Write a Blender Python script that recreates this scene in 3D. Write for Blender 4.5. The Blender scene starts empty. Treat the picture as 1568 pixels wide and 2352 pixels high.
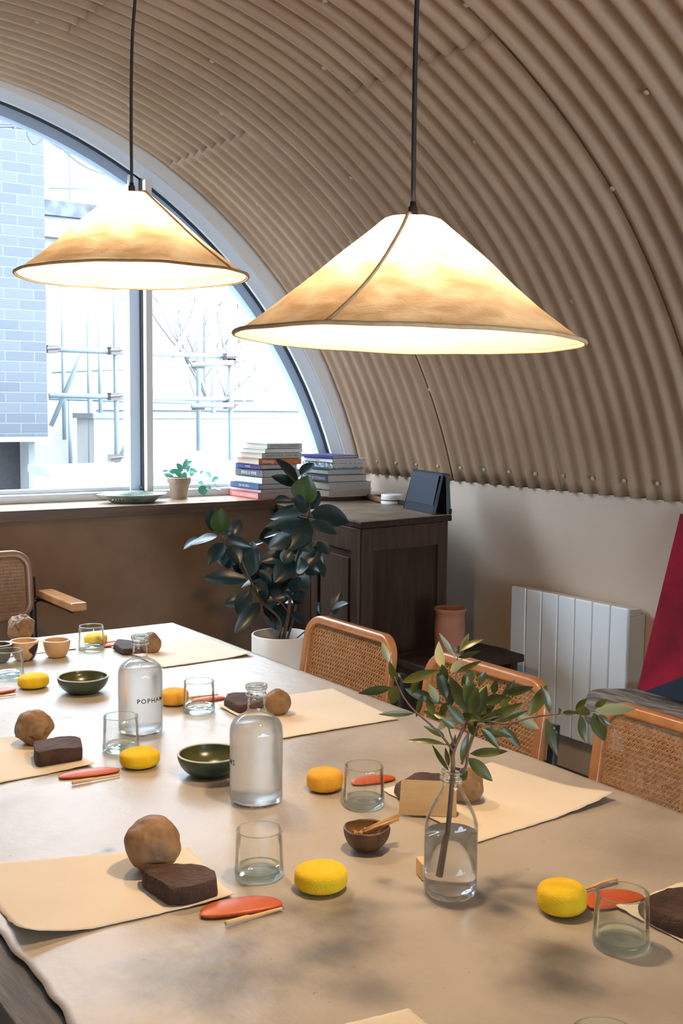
import bpy, bmesh, math, random
from mathutils import Vector, Matrix, noise
random.seed(7)
C = bpy.context.scene.collection
R = math.radians
# ---------------------------------------------------------------- camera
F = 2550.0; PITCH = R(5.4); ROLL = 0.010; YAW = R(34.4); CAMP = Vector((0, 0, 1.49))
fw = Vector((math.sin(YAW)*math.cos(PITCH), math.cos(YAW)*math.cos(PITCH), -math.sin(PITCH)))
rt = Vector((math.cos(YAW), -math.sin(YAW), 0)); up = rt.cross(fw)
RT = rt*math.cos(ROLL) + up*math.sin(ROLL); UP = up*math.cos(ROLL) - rt*math.sin(ROLL)
cam = bpy.data.cameras.new('camera'); co = bpy.data.objects.new('camera', cam); C.objects.link(co)
co.matrix_world = Matrix(((RT.x, UP.x, -fw.x, CAMP.x), (RT.y, UP.y, -fw.y, CAMP.y), (RT.z, UP.z, -fw.z, CAMP.z), (0, 0, 0, 1)))
cam.sensor_fit = 'VERTICAL'; cam.sensor_height = 36; cam.sensor_width = 24; cam.lens = 36*F/2352
cam.clip_start = 0.05; cam.clip_end = 200
bpy.context.scene.camera = co
def ray(px, py): return fw + RT*((px-784)/F) - UP*((py-1176)/F)
def onz(px, py, z):
    d = ray(px, py); return CAMP + d*((z-CAMP.z)/d.z)
def onx(px, py, x):
    d = ray(px, py); return CAMP + d*(x/d.x)
def ony(px, py, y):
    d = ray(px, py); return CAMP + d*(y/d.y)
def atd(px, py, dep): return CAMP + ray(px, py)*dep
# ---------------------------------------------------------------- light
w = bpy.data.worlds.new('sky'); bpy.context.scene.world = w; w.use_nodes = True
wn = w.node_tree.nodes; wl = w.node_tree.links
bg = wn['Background']; bg.inputs[1].default_value = 20.0
tc = wn.new('ShaderNodeTexCoord'); sp = wn.new('ShaderNodeSeparateXYZ'); cr = wn.new('ShaderNodeValToRGB')
wl.new(tc.outputs['Generated'], sp.inputs[0]); wl.new(sp.outputs['Z'], cr.inputs[0]); wl.new(cr.outputs[0], bg.inputs[0])
cr.color_ramp.elements[0].position = 0.0; cr.color_ramp.elements[0].color = (.67, .79, .95, 1)
cr.color_ramp.elements[1].position = 0.5; cr.color_ramp.elements[1].color = (.75, .87, 1.0, 1)
def portal(name, loc, rot, sx, sy):
    l = bpy.data.lights.new(name, 'AREA'); l.shape = 'RECTANGLE'; l.size = sx; l.size_y = sy
    l.cycles.is_portal = True
    o = bpy.data.objects.new(name, l); o.location = loc; o.rotation_euler = rot; C.objects.link(o)
portal('window_portal', (1.0, 4.63, 1.92), (R(-90), 0, 0), 4.4, 1.75)
portal('rear_fill_portal', (1.08, -2.95, 1.28), (R(90), 0, 0), 2.1, .8)  # sky fill through the opening added behind the camera
BULB = 780.0; BULB_COL = (1.0, .69, .40)
sc = bpy.context.scene
sc.view_settings.view_transform = 'Standard'; sc.view_settings.look = 'None'
sc.view_settings.gamma = 1; sc.view_settings.exposure = -0.15; sc.view_settings.use_curve_mapping = False
sc.cycles.use_denoising = True
sc.cycles.max_bounces = 10; sc.cycles.diffuse_bounces = 3; sc.cycles.glossy_bounces = 4
sc.cycles.transmission_bounces = 10; sc.cycles.transparent_max_bounces = 16
sc.cycles.sample_clamp_indirect = 6; sc.cycles.blur_glossy = 0.6
# ---------------------------------------------------------------- materials
M = {}
def nmat(name):
    m = bpy.data.materials.new(name); m.use_nodes = True; M[name] = m
    return m, m.node_tree.nodes, m.node_tree.links, m.node_tree.nodes['Principled BSDF']
def mat(name, c, r=.6, c2=None, ns=8, stretch=(1, 1, 1), bump=0, bs=60, metal=0, spec=.5, detail=4, lo=.35, hi=.65, coat=0, sub=0):
    m, n, l, b = nmat(name)
    b.inputs['Base Color'].default_value = (*c, 1); b.inputs['Roughness'].default_value = r
    b.inputs['Metallic'].default_value = metal; b.inputs['Specular IOR Level'].default_value = spec
    b.inputs['Coat Weight'].default_value = coat; b.inputs['Coat Roughness'].default_value = .1
    if sub:
        b.inputs['Subsurface Weight'].default_value = sub; b.inputs['Subsurface Radius'].default_value = (.01, .008, .004)
    t = n.new('ShaderNodeTexCoord'); mp = n.new('ShaderNodeMapping'); mp.inputs['Scale'].default_value = stretch
    l.new(t.outputs['Object'], mp.inputs[0])
    if c2:
        x = n.new('ShaderNodeTexNoise'); x.inputs['Scale'].default_value = ns; x.inputs['Detail'].default_value = detail
        l.new(mp.outputs[0], x.inputs['Vector'])
        k = n.new('ShaderNodeValToRGB'); k.color_ramp.elements[0].color = (*c, 1); k.color_ramp.elements[1].color = (*c2, 1)
        k.color_ramp.elements[0].position = lo; k.color_ramp.elements[1].position = hi
        l.new(x.outputs['Fac'], k.inputs[0]); l.new(k.outputs[0], b.inputs['Base Color'])
    if bump:
        x = n.new('ShaderNodeTexNoise'); x.inputs['Scale'].default_value = bs; x.inputs['Detail'].default_value = 5
        l.new(mp.outputs[0], x.inputs['Vector'])
        q = n.new('ShaderNodeBump'); q.inputs['Strength'].default_value = bump; q.inputs['Distance'].default_value = .005
        l.new(x.outputs['Fac'], q.inputs['Height']); l.new(q.outputs[0], b.inputs['Normal'])
    return m
mat('vault_paint', (.31, .20, .12), .5, (.36, .245, .155), 3, bump=.12, bs=90)
mat('plaster', (.50, .405, .32), .8, (.55, .45, .36), 2.5, bump=.15, bs=45)
mat('shaded_plaster', (.21, .125, .07), .8, (.25, .155, .09), 5, bump=.15, bs=45)  # plaster darkened to put the shade below the sill into its colour
mat('floor_concrete', (.10, .095, .09), .6, (.15, .14, .13), 3)
mat('skirting', (.10, .075, .06), .6)
mat('frame_grey', (.70, .82, .95), .45)
mat('frame_blue', (.36, .46, .60), .45)
mat('frame_pale', (.72, .80, .88), .45)
mat('black_rubber', (.015, .017, .02), .5)
mat('reveal_white', (.72, .70, .66), .6)
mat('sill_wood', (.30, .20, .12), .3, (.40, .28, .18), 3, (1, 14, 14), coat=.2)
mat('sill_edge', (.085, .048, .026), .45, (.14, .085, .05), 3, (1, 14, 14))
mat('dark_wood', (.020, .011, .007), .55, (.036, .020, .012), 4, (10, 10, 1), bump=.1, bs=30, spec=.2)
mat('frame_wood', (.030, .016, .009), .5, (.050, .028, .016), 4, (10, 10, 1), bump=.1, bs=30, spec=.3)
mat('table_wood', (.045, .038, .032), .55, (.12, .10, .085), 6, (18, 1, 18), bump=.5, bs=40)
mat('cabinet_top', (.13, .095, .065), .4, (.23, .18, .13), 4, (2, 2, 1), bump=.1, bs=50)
mat('cane', (.42, .21, .08), .45, (.56, .32, .14), 60, spec=.5)
mat('cane_dark', (.30, .17, .08), .5, (.40, .24, .12), 60)
mat('bentwood', (.37, .155, .055), .25, (.47, .22, .085), 5, (3, 3, 3), coat=.4)
mat('bentwood_dark', (.22, .11, .05), .4, (.28, .15, .07), 5, coat=.2)
mat('black_steel', (.012, .012, .014), .35, metal=.0, coat=.3)
mat('radiator_white', (.72, .78, .82), .4)
mat('radiator_body', (.62, .56, .46), .5)
mat('paper', (.73, .645, .51), .8, (.78, .70, .57), 5, bump=.08, bs=120)
mat('card', (.50, .33, .14), .8, (.56, .38, .18), 10, (1, 1, 8))
mat('clay_tan', (.19, .105, .045), .65, (.29, .165, .075), 25, bump=.5, bs=50)
mat('clay_dark', (.032, .014, .010), .8, (.060, .028, .019), 40, bump=1.0, bs=110)
mat('sponge_yellow', (.90, .58, .01), .9, (.94, .64, .02), 60, bump=.6, bs=400)
mat('sponge_orange', (.88, .42, .03), .9, (.92, .48, .05), 60, bump=.6, bs=400)
mat('rubber_orange', (.50, .085, .018), .42, (.56, .10, .025), 8)
mat('stick_wood', (.74, .48, .22), .6, (.80, .55, .28), 30, (1, 1, 1))
mat('bowl_green', (.010, .036, .026), .34, (.022, .058, .040), 14, coat=.4)
mat('bowl_inner', (.03, .055, .02), .28, (.08, .085, .022), 20, coat=.7)
mat('bowl_rim', (.42, .44, .36), .35)
mat('bowl_brown', (.045, .022, .012), .5, (.12, .06, .03), 30, bump=.5, bs=60)
mat('bowl_brown_inner', (.30, .16, .07), .5, (.12, .06, .03), 40)
mat('dry_leaf', (.42, .24, .09), .7, (.6, .38, .16), 60)
mat('pinch_pot', (.62, .38, .19), .45, (.68, .44, .23), 12, coat=.3, bump=.3, bs=40)
mat('pinch_pot_grey', (.06, .055, .05), .5, (.1, .09, .08), 12)
mat('pinch_pot_dark', (.02, .02, .02), .3)
mat('pot_rim', (.78, .74, .68), .35)
mat('plate_green', (.12, .16, .13), .4, (.30, .33, .28), 20, coat=.3)
mat('terracotta', (.26, .10, .055), .75, (.33, .14, .08), 8, bump=.15)
mat('old_terracotta', (.30, .20, .14), .8, (.46, .36, .28), 8)
mat('planter_white', (.72, .67, .60), .4)
mat('soil', (.03, .02, .012), .95, bump=1, bs=80)
mat('rubber_leaf', (.005, .018, .018), .30, (.010, .028, .029), 6, spec=.5)
mat('rubber_leaf_young', (.035, .075, .012), .28, (.022, .055, .014), 6, coat=.2)
mat('stem_brown', (.10, .06, .035), .7, (.06, .035, .02), 20)
mat('twig', (.16, .09, .05), .7, (.08, .05, .03), 20)
mat('olive_leaf', (.025, .055, .018), .38, (.05, .095, .025), 30, spec=.5)
mat('olive_under', (.30, .32, .16), .5, (.36, .36, .2), 30)
mat('pothos', (.06, .34, .22), .4, (.16, .46, .36), 20)
mat('driftwood', (.10, .085, .07), .85, (.38, .33, .28), 5, (7, 1.2, 9), bump=1.2, bs=22)
mat('speaker_black', (.012, .018, .028), .4)
mat('white_plastic', (.80, .79, .77), .35)
mat('switch_black', (.02, .02, .02), .35)
mat('cord_black', (.008, .008, .008), .6)
mat('page_paper', (.50, .46, .40), .8, (.36, .33, .29), 3, (1, 1, 220))
mat('screw_paint', (.42, .31, .22), .45)
mat('scaffold', (.20, .25, .275), .5, (.16, .20, .22), 3)
mat('scaffold_clamp', (.07, .055, .05), .5)
mat('ext_white', (.30, .29, .27), .8, (.22, .22, .21), 2)
mat('ext_grey', (.13, .14, .145), .8, (.17, .175, .18), 2)
mat('ext_shadow', (.004, .005, .007), .7, (.01, .012, .015), 30)
mat('ext_roof', (.03, .033, .04), .8, (.09, .10, .11), 6)
mat('cable', (.03, .035, .045), .6)
mat('bark', (.17, .165, .16), .8)
def emis(name, c, s):
    m, n, l, b = nmat(name)
    b.inputs['Base Color'].default_value = (*c, 1); b.inputs['Emission Color'].default_value = (*c, 1); b.inputs['Emission Strength'].default_value = s
emis('bulb_glow', BULB_COL, BULB); emis('neon_red', (1, .03, .02), 4.0)
def brick(name, c1, c2, mo, bw=.22, bh=.075, ms=.006, rough=.6, bumpd=.004):
    m, n, l, b = nmat(name); b.inputs['Roughness'].default_value = rough
    t = n.new('ShaderNodeTexCoord'); s = n.new('ShaderNodeSeparateXYZ'); c = n.new('ShaderNodeCombineXYZ')
    ad = n.new('ShaderNodeMath'); ad.operation = 'ADD'
    l.new(t.outputs['Object'], s.inputs[0]); l.new(s.outputs['X'], ad.inputs[0]); l.new(s.outputs['Y'], ad.inputs[1])
    l.new(ad.outputs[0], c.inputs['X']); l.new(s.outputs['Z'], c.inputs['Y'])
    k = n.new('ShaderNodeTexBrick'); k.inputs['Scale'].default_value = 1; k.inputs['Brick Width'].default_value = bw
    k.inputs['Row Height'].default_value = bh; k.inputs['Mortar Size'].default_value = ms; k.inputs['Mortar Smooth'].default_value = .3
    k.inputs['Color1'].default_value = (*c1, 1); k.inputs['Color2'].default_value = (*c2, 1); k.inputs['Mortar'].default_value = (*mo, 1)
    l.new(c.outputs[0], k.inputs['Vector']); l.new(k.outputs['Color'], b.inputs['Base Color'])
    q = n.new('ShaderNodeBump'); q.invert = True; q.inputs['Strength'].default_value = .6; q.inputs['Distance'].default_value = bumpd
    l.new(k.outputs['Fac'], q.inputs['Height']); l.new(q.outputs[0], b.inputs['Normal'])
brick('brick_blue', (.038, .045, .054), (.027, .033, .043), (.055, .065, .074))
brick('brick_pale', (.20, .17, .145), (.27, .25, .225), (.30, .29, .27))
# clear thin glass: tinted see-through plus a fresnel reflection
def thin_glass(name, tint, rough=.0, edge=.25):
    m, n, l, b = nmat(name); n.remove(b); out = n['Material Output']
    tr = n.new('ShaderNodeBsdfTransparent'); tr.inputs[0].default_value = (*tint, 1)
    gl = n.new('ShaderNodeBsdfGlossy'); gl.inputs['Roughness'].default_value = rough; gl.inputs[0].default_value = (1, 1, 1, 1)
    lw = n.new('ShaderNodeLayerWeight'); lw.inputs[0].default_value = edge
    ml = n.new('ShaderNodeMath'); ml.operation = 'MULTIPLY_ADD'; ml.inputs[1].default_value = .75; ml.inputs[2].default_value = .03
    l.new(lw.outputs['Fresnel'], ml.inputs[0])
    mx = n.new('ShaderNodeMixShader'); l.new(ml.outputs[0], mx.inputs[0]); l.new(tr.outputs[0], mx.inputs[1]); l.new(gl.outputs[0], mx.inputs[2])
    l.new(mx.outputs[0], out.inputs['Surface'])
thin_glass('window_glass', (.97, .99, 1.0), 0, .05)
thin_glass('tumbler_glass', (.985, .995, .99), .02, .12)
thin_glass('bottle_glass', (.985, .992, .99), .02, .12)
def solid_glass(name, c, r, ior):
    m, n, l, b = nmat(name)
    b.inputs['Base Color'].default_value = (*c, 1); b.inputs['Roughness'].default_value = r
    b.inputs['Transmission Weight'].default_value = 1; b.inputs['IOR'].default_value = ior
def mixed_glass(name, c, r, ior, tr_c, tr_w, df_c, df_w):
    solid_glass(name, c, r, ior); m = M[name]; n, l = m.node_tree.nodes, m.node_tree.links; b = n['Principled BSDF']; out = n['Material Output']
    tr = n.new('ShaderNodeBsdfTransparent'); tr.inputs[0].default_value = (*tr_c, 1); df = n.new('ShaderNodeBsdfTranslucent'); df.inputs[0].default_value = (*df_c, 1)
    a = n.new('ShaderNodeMixShader'); a.inputs[0].default_value = tr_w; l.new(b.outputs[0], a.inputs[1]); l.new(tr.outputs[0], a.inputs[2])
    c_ = n.new('ShaderNodeMixShader'); c_.inputs[0].default_value = df_w; l.new(a.outputs[0], c_.inputs[1]); l.new(df.outputs[0], c_.inputs[2]); l.new(c_.outputs[0], out.inputs['Surface'])
mixed_glass('green_glass', (.88, .985, .97), .0, 1.45, (.93, .99, .98), .38, (.80, .95, .93), .03)
mixed_glass('water', (.98, .99, .98), .0, 1.33, (.98, .99, .985), .12, (.9, .92, .9), .03)
mixed_glass('misted_water', (.98, .985, .98), .26, 1.33, (.97, .985, .98), .18, (.90, .93, .93), .14)


# lamp shade: linen that lets light through
m, n, l, b = nmat('linen_shade'); n.remove(b); out = n['Material Output']
df = n.new('ShaderNodeBsdfDiffuse'); tl = n.new('ShaderNodeBsdfTranslucent'); mx = n.new('ShaderNodeMixShader'); mx.inputs[0].default_value = .21
t = n.new('ShaderNodeTexCoord'); x = n.new('ShaderNodeTexNoise'); x.inputs['Scale'].default_value = 15; x.inputs['Detail'].default_value = 9; x.inputs['Roughness'].default_value = .68; x.inputs['Distortion'].default_value = .25
mp = n.new('ShaderNodeMapping'); mp.inputs['Scale'].default_value = (1, 1, 2.2); l.new(t.outputs['Object'], mp.inputs[0]); l.new(mp.outputs[0], x.inputs['Vector'])
k = n.new('ShaderNodeValToRGB'); k.color_ramp.elements[0].color = (.56, .40, .24, 1); k.color_ramp.elements[1].color = (.95, .84, .68, 1)
k.color_ramp.elements[0].position = .38; k.color_ramp.elements[1].position = .62
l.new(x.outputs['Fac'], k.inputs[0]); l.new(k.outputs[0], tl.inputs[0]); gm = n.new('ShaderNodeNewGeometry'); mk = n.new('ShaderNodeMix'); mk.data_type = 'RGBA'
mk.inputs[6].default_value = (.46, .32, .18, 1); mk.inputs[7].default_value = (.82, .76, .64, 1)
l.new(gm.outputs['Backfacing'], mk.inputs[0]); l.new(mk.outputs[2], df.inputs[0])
v = n.new('ShaderNodeTexVoronoi'); v.feature = 'DISTANCE_TO_EDGE'; v.inputs['Scale'].default_value = 26; l.new(mp.outputs[0], v.inputs['Vector'])
x2 = n.new('ShaderNodeTexNoise'); x2.inputs['Scale'].default_value = 30; l.new(mp.outputs[0], x2.inputs['Vector']); l.new(x2.outputs['Color'], v.inputs['Vector'])
q = n.new('ShaderNodeBump'); q.inputs['Strength'].default_value = .5; q.inputs['Distance'].default_value = .004
l.new(x.outputs['Fac'], q.inputs['Height']); l.new(q.outputs[0], df.inputs['Normal']); l.new(q.outputs[0], tl.inputs['Normal'])
l.new(df.outputs[0], mx.inputs[1]); l.new(tl.outputs[0], mx.inputs[2]); l.new(mx.outputs[0], out.inputs['Surface'])
mat('shade_tape', (.40, .27, .14), .8, (.48, .34, .19), 60)
# canvas cloth with clay stains
m, n, l, b = nmat('canvas'); b.inputs['Roughness'].default_value = .40; b.inputs['Specular IOR Level'].default_value = .6
t = n.new('ShaderNodeTexCoord')
def nz(sc_, det, lo, hi, ca, cb, dist=0):
    x = n.new('ShaderNodeTexNoise'); x.inputs['Scale'].default_value = sc_; x.inputs['Detail'].default_value = det; x.inputs['Distortion'].default_value = dist
    l.new(t.outputs['Object'], x.inputs['Vector']); k = n.new('ShaderNodeValToRGB')
    k.color_ramp.elements[0].position = lo; k.color_ramp.elements[1].position = hi
    k.color_ramp.elements[0].color = (*ca, 1); k.color_ramp.elements[1].color = (*cb, 1); l.new(x.outputs['Fac'], k.inputs[0]); return k
base = nz(3.2, 6, .3, .7, (.385, .35, .30), (.49, .45, .39)); st = nz(2.1, 5, .60, .74, (1, 1, 1), (.70, .67, .64), .6); sp2 = nz(75, 2, .72, .78, (1, 1, 1), (.60, .56, .52))
mm = n.new('ShaderNodeMix'); mm.data_type = 'RGBA'; mm.blend_type = 'MULTIPLY'; mm.inputs[0].default_value = 1
l.new(base.outputs[0], mm.inputs[6]); l.new(st.outputs[0], mm.inputs[7])
m2 = n.new('ShaderNodeMix'); m2.data_type = 'RGBA'; m2.blend_type = 'MULTIPLY'; m2.inputs[0].default_value = 1
l.new(mm.outputs[2], m2.inputs[6]); l.new(sp2.outputs[0], m2.inputs[7])
prev = m2.outputs[2]
# smudges of dark slip: centre x, y, radius, strength
for sx, sy, sr, sk in [(.66, 1.24, .085, .6), (.83, 1.21, .05, .55), (.90, 1.29, .05, .55), (1.02, .99, .06, .5), (1.08, 1.04, .03, .4), (.80, 1.10, .035, .35), (.84, 1.345, .03, .4),
                       (.672, 1.685, .009, .7), (.70, 1.70, .009, .8), (1.10, 1.20, .06, .22), (.60, 1.26, .05, .3), (1.25, 1.9, .10, .12), (1.45, 1.2, .08, .15)]:
    mp = n.new('ShaderNodeMapping'); mp.inputs['Location'].default_value = (-sx, -sy, -.7465); l.new(t.outputs['Object'], mp.inputs[0])
    xn = n.new('ShaderNodeTexNoise'); xn.inputs['Scale'].default_value = 13; xn.inputs['Detail'].default_value = 5; l.new(t.outputs['Object'], xn.inputs['Vector'])
    ln = n.new('ShaderNodeVectorMath'); ln.operation = 'LENGTH'; l.new(mp.outputs[0], ln.inputs[0])
    ad = n.new('ShaderNodeMath'); ad.operation = 'MULTIPLY_ADD'; ad.inputs[1].default_value = sr*2.2; l.new(xn.outputs['Fac'], ad.inputs[0]); l.new(ln.outputs['Value'], ad.inputs[2])
    mr = n.new('ShaderNodeMapRange'); mr.inputs[1].default_value = sr*.6; mr.inputs[2].default_value = sr*3.3; mr.inputs[3].default_value = min(1, sk*2.1); mr.inputs[4].default_value = 0; mr.interpolation_type = 'SMOOTHSTEP'
    l.new(ad.outputs[0], mr.inputs[0])
    mk = n.new('ShaderNodeMix'); mk.data_type = 'RGBA'; l.new(mr.outputs[0], mk.inputs[0]); l.new(prev, mk.inputs[6]); mk.inputs[7].default_value = (.085, .085, .085, 1); prev = mk.outputs[2]
l.new(prev, b.inputs['Base Color'])
x = n.new('ShaderNodeTexNoise'); x.inputs['Scale'].default_value = 9; x.inputs['Detail'].default_value = 6; l.new(t.outputs['Object'], x.inputs['Vector'])
q = n.new('ShaderNodeBump'); q.inputs['Strength'].default_value = .5; q.inputs['Distance'].default_value = .01; l.new(x.outputs['Fac'], q.inputs['Height']); l.new(q.outputs[0], b.inputs['Normal'])
# painting: red field with a dark blue wedge at the foot
m, n, l, b = nmat('painted_canvas'); b.inputs['Roughness'].default_value = .8; b.inputs['Specular IOR Level'].default_value = .15
t = n.new('ShaderNodeTexCoord'); s = n.new('ShaderNodeSeparateXYZ'); l.new(t.outputs['Object'], s.inputs[0])
a = n.new('ShaderNodeMath'); a.operation = 'MULTIPLY_ADD'; a.inputs[1].default_value = .56; l.new(s.outputs['Y'], a.inputs[0]); l.new(s.outputs['Z'], a.inputs[2])
g = n.new('ShaderNodeMath'); g.operation = 'LESS_THAN'; g.inputs[1].default_value = -0.015; l.new(a.outputs[0], g.inputs[0])
x = n.new('ShaderNodeTexNoise'); x.inputs['Scale'].default_value = 5; x.inputs['Detail'].default_value = 5; l.new(t.outputs['Object'], x.inputs['Vector'])
k = n.new('ShaderNodeValToRGB'); k.color_ramp.elements[0].color = (.13, .007, .018, 1); k.color_ramp.elements[1].color = (.26, .010, .028, 1); k.color_ramp.elements[0].position = .4; k.color_ramp.elements[1].position = .6
l.new(x.outputs['Fac'], k.inputs[0]); mk = n.new('ShaderNodeMix'); mk.data_type = 'RGBA'; l.new(g.outputs[0], mk.inputs[0]); l.new(k.outputs[0], mk.inputs[6]); mk.inputs[7].default_value = (.018, .028, .045, 1); l.new(mk.outputs[2], b.inputs['Base Color'])
# perforated speaker grille
m, n, l, b = nmat('speaker_mesh'); b.inputs['Roughness'].default_value = .4
t = n.new('ShaderNodeTexCoord'); v = n.new('ShaderNodeTexVoronoi'); v.inputs['Scale'].default_value = 190; v.inputs['Randomness'].default_value = 0
mp = n.new('ShaderNodeMapping'); mp.inputs['Rotation'].default_value = (R(45), 0, 0); l.new(t.outputs['Object'], mp.inputs[0]); l.new(mp.outputs[0], v.inputs['Vector'])
k = n.new('ShaderNodeValToRGB'); k.color_ramp.elements[0].color = (.002, .003, .005, 1); k.color_ramp.elements[1].color = (.035, .05, .075, 1); k.color_ramp.elements[0].position = .25; k.color_ramp.elements[1].position = .45
l.new(v.outputs['Distance'], k.inputs[0]); l.new(k.outputs[0], b.inputs['Base Color'])
# two-tone leaf: dark upper side, silvery underside
def two_side(name, a_, b_):
    m, n, l, b = nmat(name); b.inputs['Roughness'].default_value = .36; g = n.new('ShaderNodeNewGeometry')
    mk = n.new('ShaderNodeMix'); mk.data_type = 'RGBA'; l.new(g.outputs['Backfacing'], mk.inputs[0])
    t = n.new('ShaderNodeTexCoord'); x = n.new('ShaderNodeTexNoise'); x.inputs['Scale'].default_value = 14; l.new(t.outputs['Object'], x.inputs['Vector'])
    k = n.new('ShaderNodeValToRGB'); k.color_ramp.elements[0].color = (*a_, 1); k.color_ramp.elements[1].color = (a_[0]*2.6, a_[1]*2.0, a_[2]*1.4, 1); k.color_ramp.elements[0].position = .42; k.color_ramp.elements[1].position = .66
    l.new(x.outputs['Fac'], k.inputs[0]); l.new(k.outputs[0], mk.inputs[6]); mk.inputs[7].default_value = (*b_, 1); l.new(mk.outputs[2], b.inputs['Base Color'])
two_side('olive_leaf', (.030, .043, .008), (.26, .27, .14))
# ---------------------------------------------------------------- mesh helpers
def obj(name, verts, faces, mt, parent=None, smooth=True, mats=None, fm=None):
    me = bpy.data.meshes.new(name); me.from_pydata([tuple(v) for v in verts], [], faces); me.validate(); me.update()
    for x in (mats or [mt]): me.materials.append(M[x])
    if fm:
        for i, p in enumerate(me.polygons): p.material_index = fm[i]
    if smooth: me.polygons.foreach_set('use_smooth', [True]*len(me.polygons))
    o = bpy.data.objects.new(name, me); C.objects.link(o)
    if parent: o.parent = parent
    return o
def bmo(name, bm, mt, parent=None, smooth=False, mats=None):
    me = bpy.data.meshes.new(name); bm.to_mesh(me); bm.free()
    for x in (mats or [mt]): me.materials.append(M[x])
    if smooth: me.polygons.foreach_set('use_smooth', [True]*len(me.polygons))
    o = bpy.data.objects.new(name, me); C.objects.link(o)
    if parent: o.parent = parent
    return o
def tag(o, label=None, cat=None, group=None, kind=None):
    if label: o['label'] = label
    if cat: o['category'] = cat
    if group: o['group'] = group
    if kind: o['kind'] = kind
    return o
def thing(name, label, cat, loc=(0, 0, 0), rz=0, group=None):
    o = bpy.data.objects.new(name, None); o.empty_display_size = .05; C.objects.link(o); o.location = loc; o.rotation_euler = (0, 0, rz)
    return tag(o, label, cat, group)
def struct(o): o['kind'] = 'structure'; return o
def dup(o, loc=None, rz=None, label=None, parent=None):
    kids = [c for c in bpy.data.objects if c.parent == o]
    c = o.copy(); C.objects.link(c)
    if parent: c.parent = parent
    if loc is not None: c.location = loc
    if rz is not None: c.rotation_euler = (0, 0, rz)
    if label: c['label'] = label
    for k_ in kids: dup(k_, parent=c)
    return c
class MB:
    def __init__(s): s.v = []; s.f = []; s.m = []
    def add(s, v, f, mi=0):
        o = len(s.v); s.v += [Vector(x) for x in v]; s.f += [tuple(i+o for i in q) for q in f]; s.m += [mi]*len(f)
    def box(s, c, d, mtx=None, mi=0):
        v = [Vector((c[0]+sx*d[0]/2, c[1]+sy*d[1]/2, c[2]+sz*d[2]/2)) for sx in (-1, 1) for sy in (-1, 1) for sz in (-1, 1)]
        if mtx: v = [mtx @ x for x in v]
        s.add(v, [(0, 1, 3, 2), (4, 6, 7, 5), (0, 4, 5, 1), (2, 3, 7, 6), (0, 2, 6, 4), (1, 5, 7, 3)], mi)
    def tube(s, pts, r, seg=8, mi=0, closed=False):
        pts = [Vector(p) for p in pts]; n = len(pts); rs = r if isinstance(r, (list, tuple)) else [r]*n
        vs = []; prev = None
        for i, p in enumerate(pts):
            if closed: d = pts[(i+1) % n]-pts[i-1]
            else: d = pts[min(i+1, n-1)]-pts[max(i-1, 0)]
            d.normalize()
            if prev is None:
                a = d.orthogonal().normalized()
            else:
                a = (prev - d*prev.dot(d)); a = a.normalized() if a.length > 1e-6 else d.orthogonal().normalized()
            prev = a; b_ = d.cross(a)
            vs += [p + (a*math.cos(2*math.pi*k/seg)+b_*math.sin(2*math.pi*k/seg))*rs[i] for k in range(seg)]
        f = []
        m_ = n if closed else n-1
        for i in range(m_):
            for k in range(seg):
                j = (i+1) % n
                f.append((i*seg+k, i*seg+(k+1) % seg, j*seg+(k+1) % seg, j*seg+k))
        if not closed: f.append(tuple(reversed(range(seg)))); f.append(tuple((n-1)*seg+k for k in range(seg)))
        s.add(vs, f, mi)
    def lathe(s, prof, seg=48, c=(0, 0, 0), mi=0, wob=None):
        vs = []; f = []; n = len(prof)
        for k in range(seg):
            a = 2*math.pi*k/seg
            for i, (r_, z) in enumerate(prof):
                rr = r_*(1+(wob(a, z) if wob else 0)); vs.append((c[0]+rr*math.cos(a), c[1]+rr*math.sin(a), c[2]+z))
        for k in range(seg):
            j = (k+1) % seg
            for i in range(n-1):
                f.append((k*n+i, j*n+i, j*n+i+1, k*n+i+1))
        s.add(vs, f, mi)
    def build(s, name, mt, parent=None, smooth=True, mats=None):
        o = obj(name, s.v, s.f, mt, parent, smooth, mats, s.m if mats else None)
        bm = bmesh.new(); bm.from_mesh(o.data); bmesh.ops.remove_doubles(bm, verts=bm.verts, dist=1e-5)
        bmesh.ops.dissolve_degenerate(bm, edges=bm.edges, dist=1e-6); bm.to_mesh(o.data); bm.free()
        return o
def bevel(o, wd, seg=3, ang=40):
    b = o.modifiers.new('bevel', 'BEVEL'); b.width = wd; b.segments = seg; b.limit_method = 'ANGLE'; b.angle_limit = R(ang); return o
def autosmooth(o, ang=40):
    bm = bmesh.new(); bm.from_mesh(o.data)
    for e in bm.edges:
        e.smooth = not (len(e.link_faces) == 2 and e.calc_face_angle(0) > R(ang))
    bm.to_mesh(o.data); bm.free(); return o
def bx(name, lo, hi, mt, parent=None, bv=0, mtx=None):
    m_ = MB(); m_.box([(a+b_)/2 for a, b_ in zip(lo, hi)], [abs(b_-a) for a, b_ in zip(lo, hi)], mtx)
    o = m_.build(name, mt, parent, smooth=False)
    if bv: bevel(o, bv)
    return o
def smoothcurve(pts, n=6):
    pts = [Vector(p) for p in pts]; out = []
    for i in range(len(pts)-1):
        p0 = pts[max(i-1, 0)]; p1 = pts[i]; p2 = pts[i+1]; p3 = pts[min(i+2, len(pts)-1)]
        for k in range(n):
            t_ = k/n
            out.append(.5*((2*p1)+(-p0+p2)*t_+(2*p0-5*p1+4*p2-p3)*t_*t_+(-p0+3*p1-3*p2+p3)*t_**3))
    out.append(pts[-1]); return out
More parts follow.
